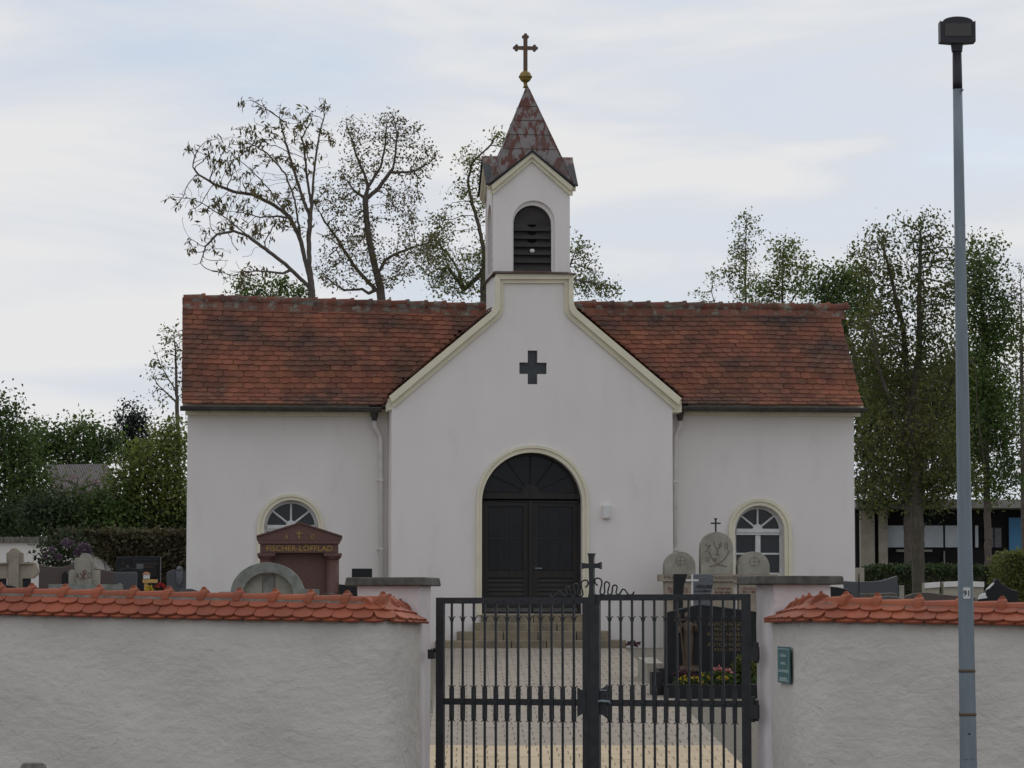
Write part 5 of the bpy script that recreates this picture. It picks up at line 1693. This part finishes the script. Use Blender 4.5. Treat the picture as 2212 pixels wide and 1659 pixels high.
outline('sloping_gravestone', 'dark rough gravestone sloping down beside the right gate pillar', 'blackgranite', [(1690, 1220), (1700, 1055), (1780, 1062), (1880, 1085), (1910, 1110), (1915, 1220)], 43, .2, zz=z6b)
outline('iron_stake', 'thin rusty iron stake before the beige pillar', 'blackiron', [(1958, 1200), (1972, 1060), (1978, 930), (1986, 930), (1990, 1060), (1996, 1200)], 45, .02, 'stake', zz=z6b, group=None, bw=.002)
o3('half_round_gravestone', 'low dark half-round gravestone just showing above the coping', 'greygranite', [(300, 420), (330, 365), (400, 340), (490, 330), (590, 338), (660, 362), (700, 420)], 42, .15)
o3('broad_gravestone', 'broad dark gravestone with a shallow curved top at the tree', 'browngranite', [(700, 420), (715, 330), (800, 300), (900, 288), (1000, 285), (1200, 310), (1500, 340), (1600, 350), (1600, 420)], 45, .15)
for k, (pts, lab) in enumerate((([(945, 420), (945, 165), (1140, 150), (1140, 420)], 'beige stone grave wall with pale coping at the tree trunk'), ([(1190, 420), (1190, 150), (1420, 140), (1700, 150), (1700, 420)], 'beige stone grave wall with pale coping behind the lamp post'))):
    fr, T, o = o3('grave_wall', lab, 'beigewall', pts, 50, .2, 'grave wall')
    lp = [fr.L(*z3(*p)) for p in pts[1:-1]]
    for (p, q2) in zip(lp[:-1], lp[1:]):
        MB().plate([[p, q2, (q2[0], q2[1] - .09), (p[0], p[1] - .09)]], -.04, -.003).build('coping', M['whitepipe'], T)
o3('red_lantern_stone', 'small pale stone block with a red grave light', 'limestone', [(620, 420), (630, 200), (690, 195), (695, 420)], 47, .2)
o3('peaked_gravestone', 'black peaked gravestone with swept sides at the clipped hedge', 'blackgranite', [(1580, 430), (1640, 360), (1750, 250), (1830, 170), (1860, 110), (1885, 110), (1930, 170), (2040, 240), (2140, 270), (2140, 430)], 46, .16)
o3('white_stone_wing', 'white carved stone wing leaning on the black peaked gravestone', 'whitestone', [(1630, 375), (1650, 330), (1690, 300), (1728, 288), (1735, 340), (1755, 340), (1735, 360)], 45.92, .07, 'sculpture', group=None, base=False)
o3('white_stone_wing', 'slim white stone blade near the peak of the black gravestone', 'whitestone', [(1732, 250), (1820, 165), (1838, 160), (1830, 185), (1770, 245)], 45.92, .07, 'sculpture', group=None, base=False)
outline('beige_pillar', 'beige pillar with pale flat cap at the chapel corner', 'beigewall', [(1950, 1100), (1952, 880), (2032, 880), (2032, 1100)], 57, .35, 'pillar', zz=z6b, group=None)
# ================================================================ trees
def colonize(init, att, ds, dk, g, jitter=.18, sag=0.0, iters=160, spread=None):
    """grow twigs from the given limb nodes towards points spread through the crown"""
    pos = [np.array(p, float) for p, _ in init]
    par = [q for _, q in init]
    A = np.array(att, float)
    P0 = np.array(pos)
    nd = np.full(len(A), 1e9); ni = np.zeros(len(A), int)
    def upd(start):
        Pn = np.array(pos[start:])
        for c in range(0, len(Pn), 400):
            D = np.linalg.norm(A[:, None, :] - Pn[None, c:c + 400, :], axis=2)
            k = D.argmin(1); d = D[np.arange(len(A)), k]
            m = d < nd
            nd[m] = d[m]; ni[m] = k[m] + start + c
    upd(0)
    alive = nd > dk
    for it in range(iters):
        if not alive.any():
            break
        idx = np.where(alive)[0]
        Pn = np.array(pos)
        dirs = A[idx] - Pn[ni[idx]]
        dirs /= np.linalg.norm(dirs, axis=1)[:, None] + 1e-9
        acc = {}
        for k, d in zip(ni[idx], dirs):
            acc.setdefault(k, []).append(d)
        start = len(pos)
        for k, dl in acc.items():
            d = np.mean(dl, axis=0) + g.normal(size=3) * jitter
            if par[k] >= 0:
                t = pos[k] - pos[par[k]]
                d = d + .55 * t / (np.linalg.norm(t) + 1e-9)
            d[2] -= sag
            d /= np.linalg.norm(d) + 1e-9
            pos.append(pos[k] + d * ds); par.append(k)
        upd(start)
        alive &= nd > dk
        if len(pos) > 9000:
            break
    return np.array(pos), np.array(par)

LIMB_R = []
def limb_nodes(polys, Y, g, ds, dz=.12):
    """traced limbs (picture units) -> connected nodes; limbs drift in depth so the crown has body"""
    nodes = []
    LIMB_R.clear()
    for k, pl in enumerate(polys):
        pts = [np.array(at(a, b, Y)) for a, b in pl]
        drift = 0 if k == 0 else g.uniform(-1, 1) * .55
        L_ = [pts[0]]; s = 0
        for i in range(1, len(pts)):
            s += np.linalg.norm(pts[i] - pts[i - 1])
            p = pts[i] + np.array([0, drift * s, 0])
            L_.append(p)
        chain = []
        for a, b in zip(L_[:-1], L_[1:]):
            n = max(1, int(np.linalg.norm(b - a) / ds))
            for j in range(n):
                chain.append(a + (b - a) * j / n + g.normal(size=3) * ds * .05)
        chain.append(L_[-1])
        if not nodes:
            prev = -1
            st = 0
        else:
            P = np.array([p for p, _ in nodes])
            d = np.linalg.norm(P[:, [0, 2]] - chain[0][[0, 2]], axis=1)
            prev = int(d.argmin())
            # bring the whole limb to the depth of the node it leaves from
            off = np.array([0, P[prev][1] - chain[0][1], 0])
            chain = [c + off for c in chain]
            st = 1
        m_ = len(chain)
        for i, c in enumerate(chain[st:]):
            nodes.append((c, prev)); prev = len(nodes) - 1
            LIMB_R.append((1.0 if k == 0 else .5) * (1 - i / m_) ** .8 + (.08 if k else .1))
    return nodes

def branch_mesh(pos, par, rad):
    out_v, out_f = [], []
    c = np.where(par >= 0)[0]
    base = 0
    Vs, Fs = [], []
    for k, m in ((3, rad[c] < .022), (6, rad[c] >= .022)):
        e = c[m]
        if not len(e):
            continue
        a, b = pos[par[e]], pos[e]
        t = b - a; ln = np.linalg.norm(t, axis=1)[:, None] + 1e-9; t = t / ln
        h = np.where(np.abs(t[:, 2:3]) < .9, np.array([[0, 0, 1.]]), np.array([[1., 0, 0]]))
        u = np.cross(t, h); u /= np.linalg.norm(u, axis=1)[:, None]
        w = np.cross(t, u)
        ra = np.minimum(rad[par[e]], rad[e] * 1.5)[:, None]; rb = rad[e][:, None]
        rings = []
        for (p, r_) in ((a, ra), (b + t * rb * .3, rb)):
            for j in range(k):
                an = 2 * math.pi * j / k
                rings.append(p + (u * math.cos(an) + w * math.sin(an)) * r_)
        V = np.stack(rings, 1)                       # (n, 2k, 3)
        n = len(e)
        idx = base + np.arange(n)[:, None] * 2 * k
        for j in range(k):
            Fs.append(np.concatenate([idx + j, idx + (j + 1) % k, idx + k + (j + 1) % k, idx + k + j], 1))
        Vs.append(V.reshape(-1, 3))
        base += n * 2 * k
    return np.concatenate(Vs), np.concatenate(Fs)

def pick_points(blobs, Y, n, g, depth=.9, shell=.0):
    w = np.array([b[2] * b[3] * (b[4] if len(b) > 4 else 1) for b in blobs], float); w /= w.sum()
    out = []
    for b, q_ in zip(blobs, w):
        c = np.array(at(b[0], b[1], Y)); k = Y / F
        m = max(3, int(n * q_))
        d = g.normal(size=(m, 3)); d /= np.linalg.norm(d, axis=1)[:, None]
        r_ = g.random((m, 1)) ** (1 / 3 if shell == 0 else 1 / 3 * (1 - shell))
        R3 = np.array([b[2] * k, min(b[2], b[3]) * k * depth, b[3] * k])
        out.append(c + d * r_ * R3)
    return np.concatenate(out)

def tree(label, Y, blobs, limbs=None, base_px=None, natt=500, ds=None, dk=None, trunk_r=.2, tip_r=.008, leaf='leafolive', nleaf=6, lsize=.10,
         spread=.18, thin=None, droop=.3, seed=1, depth=.9, name='tree', group='trees behind the chapel', bark='bark', jitter=.18, extra=None, sag=0.0, cat='tree', up=None, pick=1.0, asp=.62):
    g = np.random.default_rng(seed)
    k = Y / F
    ds = ds or 9 * k
    dk = dk or 11 * k
    att = pick_points(blobs, Y, natt, g, depth)
    if limbs is None:
        bx, by = base_px
        top = max(blobs, key=lambda b: b[3])
        limbs = [[(bx, by), (bx + 2, by * .6 + top[1] * .4), (top[0] * .6 + bx * .4, top[1] + top[3] * .2)]]
    nodes = limb_nodes(limbs, Y, g, ds)
    # bring the trunk foot down to the ground
    foot = np.array(nodes[0][0])
    zg_ = ground_z(0, Y)
    if foot[2] > zg_:
        n = max(2, int((foot[2] - zg_) / (ds * 2)))
        pre = [np.array([foot[0] + .04 * math.sin(i * .9) * (1 - i / n), foot[1], zg_ - .1 + (foot[2] - zg_ + .1) * i / n]) for i in range(n)]
        nodes = [(p, i - 1) for i, p in enumerate(pre)] + [(p, (q_ + n if q_ >= 0 else n - 1)) for p, q_ in nodes]
    else:
        n = 0
    pos, par = colonize(nodes, att, ds, dk, g, jitter, sag)
    N_ = len(pos)
    kids = np.zeros(N_, int)
    for i in range(N_):
        if par[i] >= 0:
            kids[par[i]] += 1
    ntip = max(8, int((kids == 0).sum()))
    p_ = math.log(ntip) / math.log(max(1.5, trunk_r / tip_r))
    acc = np.zeros(N_)
    for i in range(N_ - 1, -1, -1):
        if kids[i] == 0:
            acc[i] = 1
        if par[i] >= 0:
            acc[par[i]] += acc[i]
    acc = np.maximum(acc, 1)
    rad = tip_r * acc ** (1 / p_)
    lim = np.array([1.0] * n + LIMB_R) * trunk_r * (.55 if len(limbs) > 2 else .4)
    rad[:len(lim)] = np.maximum(rad[:len(lim)], lim)
    T = thing(name, label, cat, loc=(pos[0][0], pos[0][1], zg_), group=group)
    off = np.array([pos[0][0], pos[0][1], zg_])
    V, Fq = branch_mesh(pos, par, rad)
    np_mesh('trunk', V - off, Fq, M[bark], T, True)
    thin = thin or tip_r * 2.6
    tips = np.where((rad < thin) & (np.arange(N_) >= len(nodes)))[0]
    if len(tips) and nleaf:
        cnt = g.poisson(nleaf, len(tips)) * (g.random(len(tips)) < pick)
        pts = np.repeat(pos[tips], cnt, axis=0)
        pts = pts + g.normal(size=pts.shape) * spread
        if extra:
            pts = np.concatenate([pts, pick_points(blobs, Y, extra, g, depth)])
        v, f = leaf_quads(pts, lsize, g, droop, asp)
        np_mesh('crown', v - off, f, M[leaf], T)
    return T

def zp(pts):          # traced in the enlarged view of the upper left
    return [(324 + a * .30915, 162 + b * .30915) for a, b in pts]
# 1: wide nearly bare tree
tree('wide sparse tree with thin drooping leaf tufts behind the left wing roof', 76,
     [(550, 225, 36, 26, 1.5), (690, 240, 36, 45, 1.3), (620, 250, 50, 30), (620, 300, 95, 75), (520, 340, 90, 75), (440, 330, 50, 45), (400, 440, 45, 30), (470, 440, 90, 60), (560, 440, 90, 80), (460, 530, 70, 55), (520, 590, 60, 40), (640, 420, 60, 100), (680, 300, 45, 90)],
     [zp(p) for p in (
        [(1135, 1600), (1125, 1450), (1112, 1330), (1110, 1150), (1120, 1000), (1135, 820), (1150, 640), (1175, 450), (1215, 290), (1222, 200)],
        [(1105, 1380), (1040, 1130), (960, 960), (880, 860), (800, 740), (700, 630), (640, 570), (540, 480), (440, 390)],
        [(1120, 990), (1060, 850), (990, 620), (930, 420), (890, 270), (780, 190), (690, 140)],
        [(1045, 1140), (1000, 850), (930, 660), (800, 510), (650, 420)],
        [(1130, 1500), (950, 1330), (840, 1250), (700, 1150), (560, 1040), (400, 940), (310, 910), (200, 905), (120, 945)],
        [(955, 960), (850, 880), (700, 810), (560, 790), (440, 745), (330, 680), (290, 630)],
        [(960, 1400), (880, 1390), (750, 1390), (640, 1405)],
        [(1125, 900), (1095, 700), (1080, 560), (1060, 430), (1110, 330)],
        [(700, 1150), (600, 1110), (480, 1130), (400, 1210), (360, 1320)],
        [(970, 970), (880, 960), (760, 975), (700, 960)])],
     natt=1300, trunk_r=.10, tip_r=.0055, leaf='leafolive', nleaf=7, lsize=.15, spread=.055, droop=1.5, seed=11, jitter=.14, thin=.010, pick=.15, asp=.34)
# 2: second tree, finer leaves
tree('two-stemmed tree in young leaf between bare tree and bell tower', 78,
     [(845, 295, 75, 58), (765, 285, 42, 42), (790, 370, 60, 50), (890, 350, 60, 45), (735, 420, 50, 55), (760, 520, 70, 70), (870, 440, 55, 60), (895, 530, 55, 60), (830, 590, 70, 45), (720, 580, 50, 40)],
     [zp(p) for p in (
        [(1615, 1600), (1610, 1480), (1570, 1330), (1530, 1150), (1512, 1000), (1505, 860), (1525, 780), (1500, 700), (1440, 560), (1410, 450), (1370, 330)],
        [(1508, 870), (1600, 790), (1700, 660), (1720, 550), (1730, 420), (1700, 300)],
        [(1530, 775), (1610, 640), (1640, 480), (1650, 330)],
        [(1680, 690), (1850, 690), (1950, 640), (2000, 590)],
        [(1600, 1520), (1530, 1450), (1420, 1320), (1350, 1200), (1250, 1110), (1140, 1060)],
        [(1390, 1270), (1300, 1130), (1220, 1020), (1150, 900)],
        [(1585, 1400), (1640, 1290), (1720, 1240), (1850, 1190), (1970, 1150)],
        [(1550, 1540), (1480, 1490), (1350, 1490), (1200, 1380)],
        [(1500, 860), (1420, 800), (1380, 740)])],
     natt=1500, trunk_r=.125, tip_r=.0055, leaf='leafolive', nleaf=8.5, pick=.5, lsize=.075, spread=.09, droop=.6, seed=12, jitter=.22)
def zq(pts):
    return [(864 + a * .2441, 270 + b * .2441) for a, b in pts]
# 3: tree behind the bell tower
tree('tall slender tree in green leaf rising behind the bell tower', 84,
     [(1078, 300, 28, 24, 2), (1018, 345, 38, 32), (1000, 420, 38, 30), (1045, 430, 30, 70), (950, 490, 38, 38), (930, 560, 40, 60), (990, 590, 55, 60), (1045, 580, 26, 80, 1.6), (1255, 540, 22, 40), (1265, 600, 38, 50, 1.6), (1310, 630, 45, 22)],
     [zq(p) for p in ([(745, 1700), (742, 1500), (740, 1100), (700, 900), (640, 700), (600, 500), (640, 330), (800, 180), (870, 60)], [(742, 1300), (560, 1450), (560, 1400), (480, 1200), (330, 1010), (200, 1060)], [(740, 1400), (1100, 1350), (1500, 1380), (1700, 1420), (1850, 1450)], [(1200, 1360), (1500, 1250), (1580, 1050)], [(560, 1440), (420, 1250), (280, 1450)])],
     natt=1100, trunk_r=.12, tip_r=.0062, leaf='leafspring', nleaf=14, pick=.5, lsize=.085, spread=.13, droop=.5, seed=13, jitter=.2)
tree('low leafy green treetop showing just above the left ridge', 90, [(560, 625, 60, 26), (600, 640, 60, 36), (520, 650, 50, 26), (650, 640, 30, 20), (590, 720, 70, 60)], base_px=(590, 800), natt=400, trunk_r=.1, leaf='leafgreen', nleaf=30, pick=0.5, lsize=.10, spread=0.16, seed=14)
# right-hand row
tree('thin young poplar with slim crown, shortest of the row over the right roof', 110, [(1545, 600, 20, 42), (1515, 640, 25, 14), (1545, 720, 30, 90)], base_px=(1546, 700), natt=220, trunk_r=.05, tip_r=.006, leaf='leafspring', nleaf=12, pick=0.55, lsize=.10, spread=0.12, seed=21, group='poplars beyond the right wing')
tree('tallest slim poplar with pointed crown over the right roof', 105, [(1610, 510, 28, 60), (1605, 590, 40, 70), (1608, 760, 45, 120)], limbs=[[(1612, 720), (1610, 600), (1612, 470)]], natt=520, trunk_r=.07, tip_r=.006, leaf='leafspring', nleaf=14, pick=0.55, lsize=.10, spread=0.13, seed=22, group='poplars beyond the right wing')
tree('broad bright green poplar beside the tallest one', 98, [(1692, 560, 30, 55), (1680, 620, 45, 50), (1735, 590, 28, 50), (1640, 630, 30, 40), (1690, 780, 55, 120)], limbs=[[(1690, 720), (1690, 640), (1692, 530)], [(1690, 680), (1730, 620), (1738, 560)]], natt=650, trunk_r=.08, tip_r=.006, leaf='leafbright', nleaf=20, pick=0.55, lsize=.105, spread=0.15, seed=23, group='poplars beyond the right wing')
tree('dense green tree filling the gap between poplars and big tree', 92, [(1790, 620, 45, 40), (1840, 640, 50, 80), (1800, 720, 40, 90), (1870, 800, 40, 110)], base_px=(1830, 900), natt=700, trunk_r=.12, leaf='leafgreen', nleaf=34, pick=0.5, lsize=.11, spread=0.2, seed=24, group='trees right of the chapel')
tree('big many-stemmed tree in reddish young leaf right of the chapel', 63,
     [(1892, 505, 12, 32, .8), (1946, 488, 14, 34, .8), (1992, 470, 15, 32, .8), (2026, 490, 12, 34, .8), (1890, 560, 55, 75, .6), (1985, 530, 80, 72, .55), (1950, 640, 90, 90, .5), (2050, 620, 60, 110, .5), (1900, 760, 80, 120), (2000, 800, 95, 120), (1920, 940, 85, 110), (2010, 960, 90, 110), (1890, 1060, 50, 50), (2060, 1040, 60, 50), (1970, 1060, 50, 40)],
     [[(1984, 1310), (1984, 1230), (1982, 1120), (1975, 1010), (1962, 930), (1960, 820), (1950, 700), (1925, 600), (1905, 520)], [(1984, 1130), (2000, 1000), (1998, 880), (2010, 760), (2030, 640), (2035, 540)], [(1975, 1000), (1930, 900), (1890, 800), (1870, 700)], [(1962, 900), (1985, 760), (1985, 620), (1988, 500)], [(2000, 950), (2050, 850), (2080, 760)], [(1980, 1080), (1930, 1020), (1880, 980)], [(1990, 1060), (2050, 1010), (2100, 960)]],
     natt=2100, trunk_r=.145, tip_r=.007, leaf='leafreddish', nleaf=15, pick=0.42, lsize=.078, spread=0.12, droop=.5, seed=25, bark='barkgrey', jitter=.2, group='trees right of the chapel')
tree('dark leafy tree partly hidden by the lamp post', 80,
     [(2098, 525, 14, 32), (2150, 530, 14, 34), (2110, 590, 62, 75), (2140, 700, 65, 100), (2100, 800, 60, 100), (2150, 880, 65, 100), (2100, 980, 60, 90), (2160, 1030, 50, 60)],
     [[(2136, 1310), (2134, 1150), (2130, 980), (2125, 800), (2120, 640), (2115, 550)], [(2130, 950), (2160, 800), (2165, 680)], [(2132, 1050), (2100, 900), (2085, 780)]],
     natt=1100, trunk_r=.10, tip_r=.007, leaf='leafgreen', nleaf=26, pick=0.5, lsize=.10, spread=0.17, seed=26, group='trees right of the chapel')
tree('thin bare-topped tree at the far right edge beyond the lamp post', 88, [(2205, 640, 30, 80), (2215, 780, 45, 110), (2200, 920, 50, 90), (2210, 1020, 40, 60)], limbs=[[(2212, 1200), (2208, 900), (2205, 600)]], natt=560, trunk_r=.08, tip_r=.006, leaf='leafolive', nleaf=9, pick=0.5, lsize=.09, spread=0.12, seed=27, group='trees right of the chapel')
tree('leafy understorey tree behind the big right-hand tree', 94, [(1900, 900, 60, 110), (1990, 900, 70, 130), (1890, 1040, 45, 70), (2080, 900, 70, 130), (2000, 1050, 80, 50)], base_px=(1960, 1150), natt=800, trunk_r=.13, leaf='leafdark', nleaf=38, pick=0.5, lsize=.13, spread=0.26, seed=28, group='trees right of the chapel')
# left-hand side
tree('thin sparse birch-like tree at the left end of the chapel', 70, [(370, 740, 30, 40), (350, 800, 36, 40), (365, 850, 40, 30), (390, 780, 20, 60)], limbs=[[(384, 930), (382, 860), (380, 780), (376, 720)], [(382, 850), (350, 790), (335, 750)], [(382, 870), (345, 835)]], natt=230, trunk_r=.05, tip_r=.0055, leaf='leafspring', nleaf=4, pick=0.55, lsize=.085, spread=0.08, seed=31, group='trees left of the chapel')
tree('light green leafy shrub tree against the chapel corner', 66, [(335, 1005, 62, 62), (372, 955, 36, 52), (285, 1045, 55, 55), (370, 1070, 45, 70), (300, 1110, 60, 45)], base_px=(335, 1150), natt=800, trunk_r=.06, leaf='leafbright', nleaf=34, pick=0.5, lsize=.085, spread=0.18, seed=32, group='trees left of the chapel')
tree('dark pine with clumped needles beyond the left shrubs', 120, [(285, 895, 30, 14), (270, 915, 24, 14), (300, 918, 26, 14), (282, 940, 40, 16), (262, 960, 30, 14), (310, 960, 30, 18), (285, 985, 40, 20)], limbs=[[(285, 1050), (285, 960), (286, 885)]], natt=330, trunk_r=.12, leaf='leafpine', nleaf=34, lsize=.13, spread=.22, seed=33, group='trees left of the chapel', name='pine_tree')
tree('broad green tree beyond the grey shed roof', 100, [(165, 935, 55, 26), (110, 955, 50, 30), (215, 960, 45, 30), (160, 985, 95, 35)], base_px=(160, 1060), natt=560, trunk_r=.12, leaf='leafgreen', nleaf=42, pick=0.5, lsize=.13, spread=0.24, seed=34, group='trees left of the chapel')
tree('sparse young tree left of the broad green tree', 108, [(70, 935, 36, 36), (50, 980, 40, 40), (100, 985, 36, 30)], base_px=(70, 1050), natt=300, trunk_r=.06, leaf='leafspring', nleaf=17, pick=0.5, lsize=.10, spread=0.14, seed=35, group='trees left of the chapel')
tree('big dark tree with twiggy top at the left edge', 68, [(10, 900, 40, 45, .5), (20, 970, 60, 55), (35, 1040, 62, 60), (10, 1110, 60, 45), (75, 1090, 45, 45)], base_px=(15, 1190), natt=1000, trunk_r=.13, tip_r=.007, leaf='leafgreen', nleaf=30, pick=0.5, lsize=.09, spread=0.2, seed=36, group='trees left of the chapel')
tree('pale blossoming fruit tree before the grey shed roof', 72, [(170, 1050, 50, 30), (130, 1040, 34, 26), (210, 1045, 34, 22), (150, 1080, 50, 22)], base_px=(165, 1140), natt=300, trunk_r=.07, tip_r=.007, leaf='blossom', nleaf=2.6, lsize=.08, spread=.12, seed=37, group='trees left of the chapel')
for k, (px, py, rx, ry, lf, lab) in enumerate(((110, 1112, 60, 36, 'leafdark', 'dark bushy shrub behind the white rear wall'), (205, 1110, 62, 38, 'leafgreen', 'green bushy shrub below the shed roof'), (290, 1125, 60, 30, 'leafdark', 'dark shrub above the ivy-covered wall'), (375, 1125, 45, 32, 'leafdark', 'dark shrub pressed against the chapel corner'), (40, 1130, 70, 28, 'leafdark', 'low dark shrub above the white rear wall'))):
    tree(lab, 65 + k * .4, [(px, py, rx, ry), (px + 15, py + 10, rx, ry * .8)], base_px=(px, py + ry), natt=420, trunk_r=.04, tip_r=.006, leaf=lf, nleaf=22, lsize=.095, spread=.2, seed=41 + k, group='shrubs behind the rear wall', name='shrub', cat='shrub')
t = tree('lilac bush with mauve blossom before the white rear wall', 56, [(128, 1180, 42, 30), (160, 1185, 36, 26), (105, 1205, 30, 26), (145, 1210, 36, 22)], base_px=(130, 1250), natt=330, trunk_r=.04, leaf='leafdark', nleaf=9, lsize=.08, spread=.12, seed=47, group=None, name='lilac_bush', cat='shrub')
g_ = np.random.default_rng(48)
pts = pick_points([(182, 1184, 12, 14), (168, 1192, 10, 10), (145, 1172, 14, 9), (192, 1195, 7, 9), (112, 1186, 8, 7), (126, 1204, 8, 7), (100, 1200, 6, 6)], 55.3, 700, g_, .8)
v, f = leaf_quads(pts, .05, g_)
np_mesh('blossom', v - np.array(t.location), f, M['lilac'], t)

# ================================================================ rear wall with ivy, shed, far building, hedges
YW = 62.0
a = at(-60, 1175, YW); b = at(420, 1175, YW); zt = at(0, 1172, YW).z
rw = thing('rear_wall', 'white rear cemetery wall with dark coping, half grown over with ivy', 'wall', loc=(a.x, YW, 1.18))
MB().box(0, b.x - a.x, 0, .3, -.3, zt - 1.18).build('wall_face', M['render'], rw)
for i in range(14):
    w = (b.x - a.x) / 14
    MB().box(i * w + .005, (i + 1) * w - .005, -.08, .38, zt - 1.18, at(0, 1160, YW).z - 1.18).build('coping_slab', M['mortar'], rw)
iv = thing('ivy', 'brownish green ivy hanging thickly over the rear wall', 'ivy', loc=(0, YW, 1.18))
g_ = np.random.default_rng(50)
n = 9000
px = 130 + 285 * g_.random(n)
low = np.interp(px, [130, 165, 190, 215, 235, 250, 260, 415], [1160, 1166, 1180, 1194, 1208, 1222, 1290, 1300])
py = 1149 + (low - 1149) * g_.random(n) ** 1.05
K = YW / F
P_ = np.stack([(px - CX) * K, -.16 - .14 * g_.random(n), CAMZ + (1340 - py) * K - 1.18], 1)
top = g_.random(n) < .18
P_[top, 2] = CAMZ + (1340 - 1154) * K - 1.18 + g_.normal(size=top.sum()) * .06
P_[top, 1] = g_.uniform(-.3, .4, top.sum())
v, f = leaf_quads(P_, .10, g_, .8)
np_mesh('leaves', v, f, M['leafivy'], iv)
mb = MB()
for k in range(14):
    x = (170 + k * 17 - CX) * K
    pts = [(x + .1 * math.sin(j * 1.3 + k), -.05, CAMZ + (1340 - 1160) * K - 1.18 - j * .18) for j in range(5 + k % 4)]
    mb.tube(pts, .012, 4)
mb.build('stems', M['bark'], iv)

YH = 92.0
sh = thing('shed', 'far shed with grey corrugated roof among the left trees', 'shed', loc=(at(180, 1000, YH).x, YH, 1.18))
e0, e1 = at(95, 1008, YH + 3), at(232, 1006, YH + 3); g0, g1 = at(112, 1066, YH), at(262, 1063, YH)
o0 = Vector(sh.location)
n = 26
for i in range(n):
    f0, f1 = i / n, (i + .82) / n
    q0, q1 = e0.lerp(e1, f0) - o0, e0.lerp(e1, f1) - o0
    p0, p1 = g0.lerp(g1, f0) - o0, g0.lerp(g1, f1) - o0
    up_ = Vector((0, 0, .06))
    MB().add([p0, p1, q1, q0, p0 + up_, p1 + up_, q1 + up_, q0 + up_], [(4, 5, 6, 7), (0, 1, 5, 4), (1, 2, 6, 5), (3, 0, 4, 7), (2, 3, 7, 6)]).build('roof_sheet', M['greyroof'], sh)
MB().add([g0 - o0, g1 - o0, e1 - o0, e0 - o0], [(0, 1, 2, 3)]).build('roof_deck', M['greyroof'], sh)
MB().box(g0.x - o0.x, g1.x - o0.x - .2, .3, 6, -.2, g0.z - o0.z + .05).build('wall', M['farwall'], sh)

# modern flat building at the right
YB2 = 96.0
bd = thing('modern_building', 'low modern building with pale blinds behind the right trees', 'building', loc=(at(2020, 1250, YB2).x, YB2, 1.18))
o0 = Vector(bd.location)
def B2(px, py, dy=0):
    p = at(px, py, YB2 + dy); return p.x - o0.x, p.z - o0.z
def bbox(name, p0, p1, y0, y1, mt, par=bd):
    (x0, z1), (x1, z0) = B2(*p0), B2(*p1)
    return MB().box(x0, x1, y0, y1, z0, z1).build(name, M[mt], par)
bbox('wall', (1850, 1100), (2330, 1300), .3, 8, 'darkroom')
bbox('roof_slab', (1840, 1082), (2340, 1100), -1.2, 8, 'farwall')
bbox('pier', (1858, 1102), (1890, 1290), -.1, .28, 'beigewall')
bbox('pier', (1897, 1102), (1918, 1290), -.1, .28, 'beigewall')
for i, (x0, x1, y0, y1, mt) in enumerate(((1918, 1958, 1135, 1182, 'blind'), (1997, 2039, 1135, 1182, 'blind'), (2043, 2090, 1135, 1182, 'blind'), (2108, 2115, 1135, 1182, 'blind'), (2130, 2148, 1140, 1182, 'slategranite'), (2150, 2165, 1140, 1182, 'slategranite'), (2181, 2212, 1118, 1197, 'bluepanel'))):
    w = bbox('window', (x0 - 2, y0 - 2), (x1 + 2, y1 + 2), .2, .296, 'blackgranite')
    bbox('blind', (x0, y0), (x1, y1), .15, .196, mt, w)
bbox('sill', (1937, 1187), (2014, 1192), .0, .29, 'farwall')
bbox('mullion', (2040, 1190), (2043, 1260), .1, .29, 'farwall')

def hedge(label, p0, p1, Y, dep, n, mt, ls=.09, seed=1, rnd=.25):
    a, b = at(p0[0], p0[1], Y), at(p1[0], p1[1], Y)
    x0, x1, z1 = a.x, b.x, a.z
    T = thing('hedge', label, 'hedge', loc=((x0 + x1) / 2, Y, 1.18))
    g = np.random.default_rng(seed)
    w, h = (x1 - x0) / 2, z1 - 1.18
    q = g.random((n, 3)) * 2 - 1
    face = g.integers(0, 3, n)
    q[face == 0, 1] = -1; q[face == 1, 2] = 1; q[face == 2, 0] = np.sign(q[face == 2, 0])
    r = np.maximum(np.abs(q[:, 0]), 0)
    P_ = q * np.array([w, dep / 2, h / 2]) + np.array([0, dep / 2, h / 2])
    cut = np.clip((np.abs(q[:, 0]) - (1 - rnd)) / rnd, 0, 1)
    P_[:, 2] -= np.where(q[:, 2] > .5, cut ** 2 * .18, 0)
    P_ += g.normal(size=P_.shape) * .04
    v, f = leaf_quads(P_, ls, g, 0)
    np_mesh('foliage', v, f, M[mt], T)
    MB().box(-w + .1, w - .1, .12, dep - .1, -.1, h - .12).build('twigs', M['bark'], T)
hedge('clipped dark green hedge before the modern building', (1856, 1228), (2155, 1228), 70, 1.0, 16000, 'leafdark', .08, 61)
hedge('tall clipped olive hedge at the right edge', (2168, 1200), (2290, 1200), 60, 1.6, 12000, 'leafspring', .07, 62)
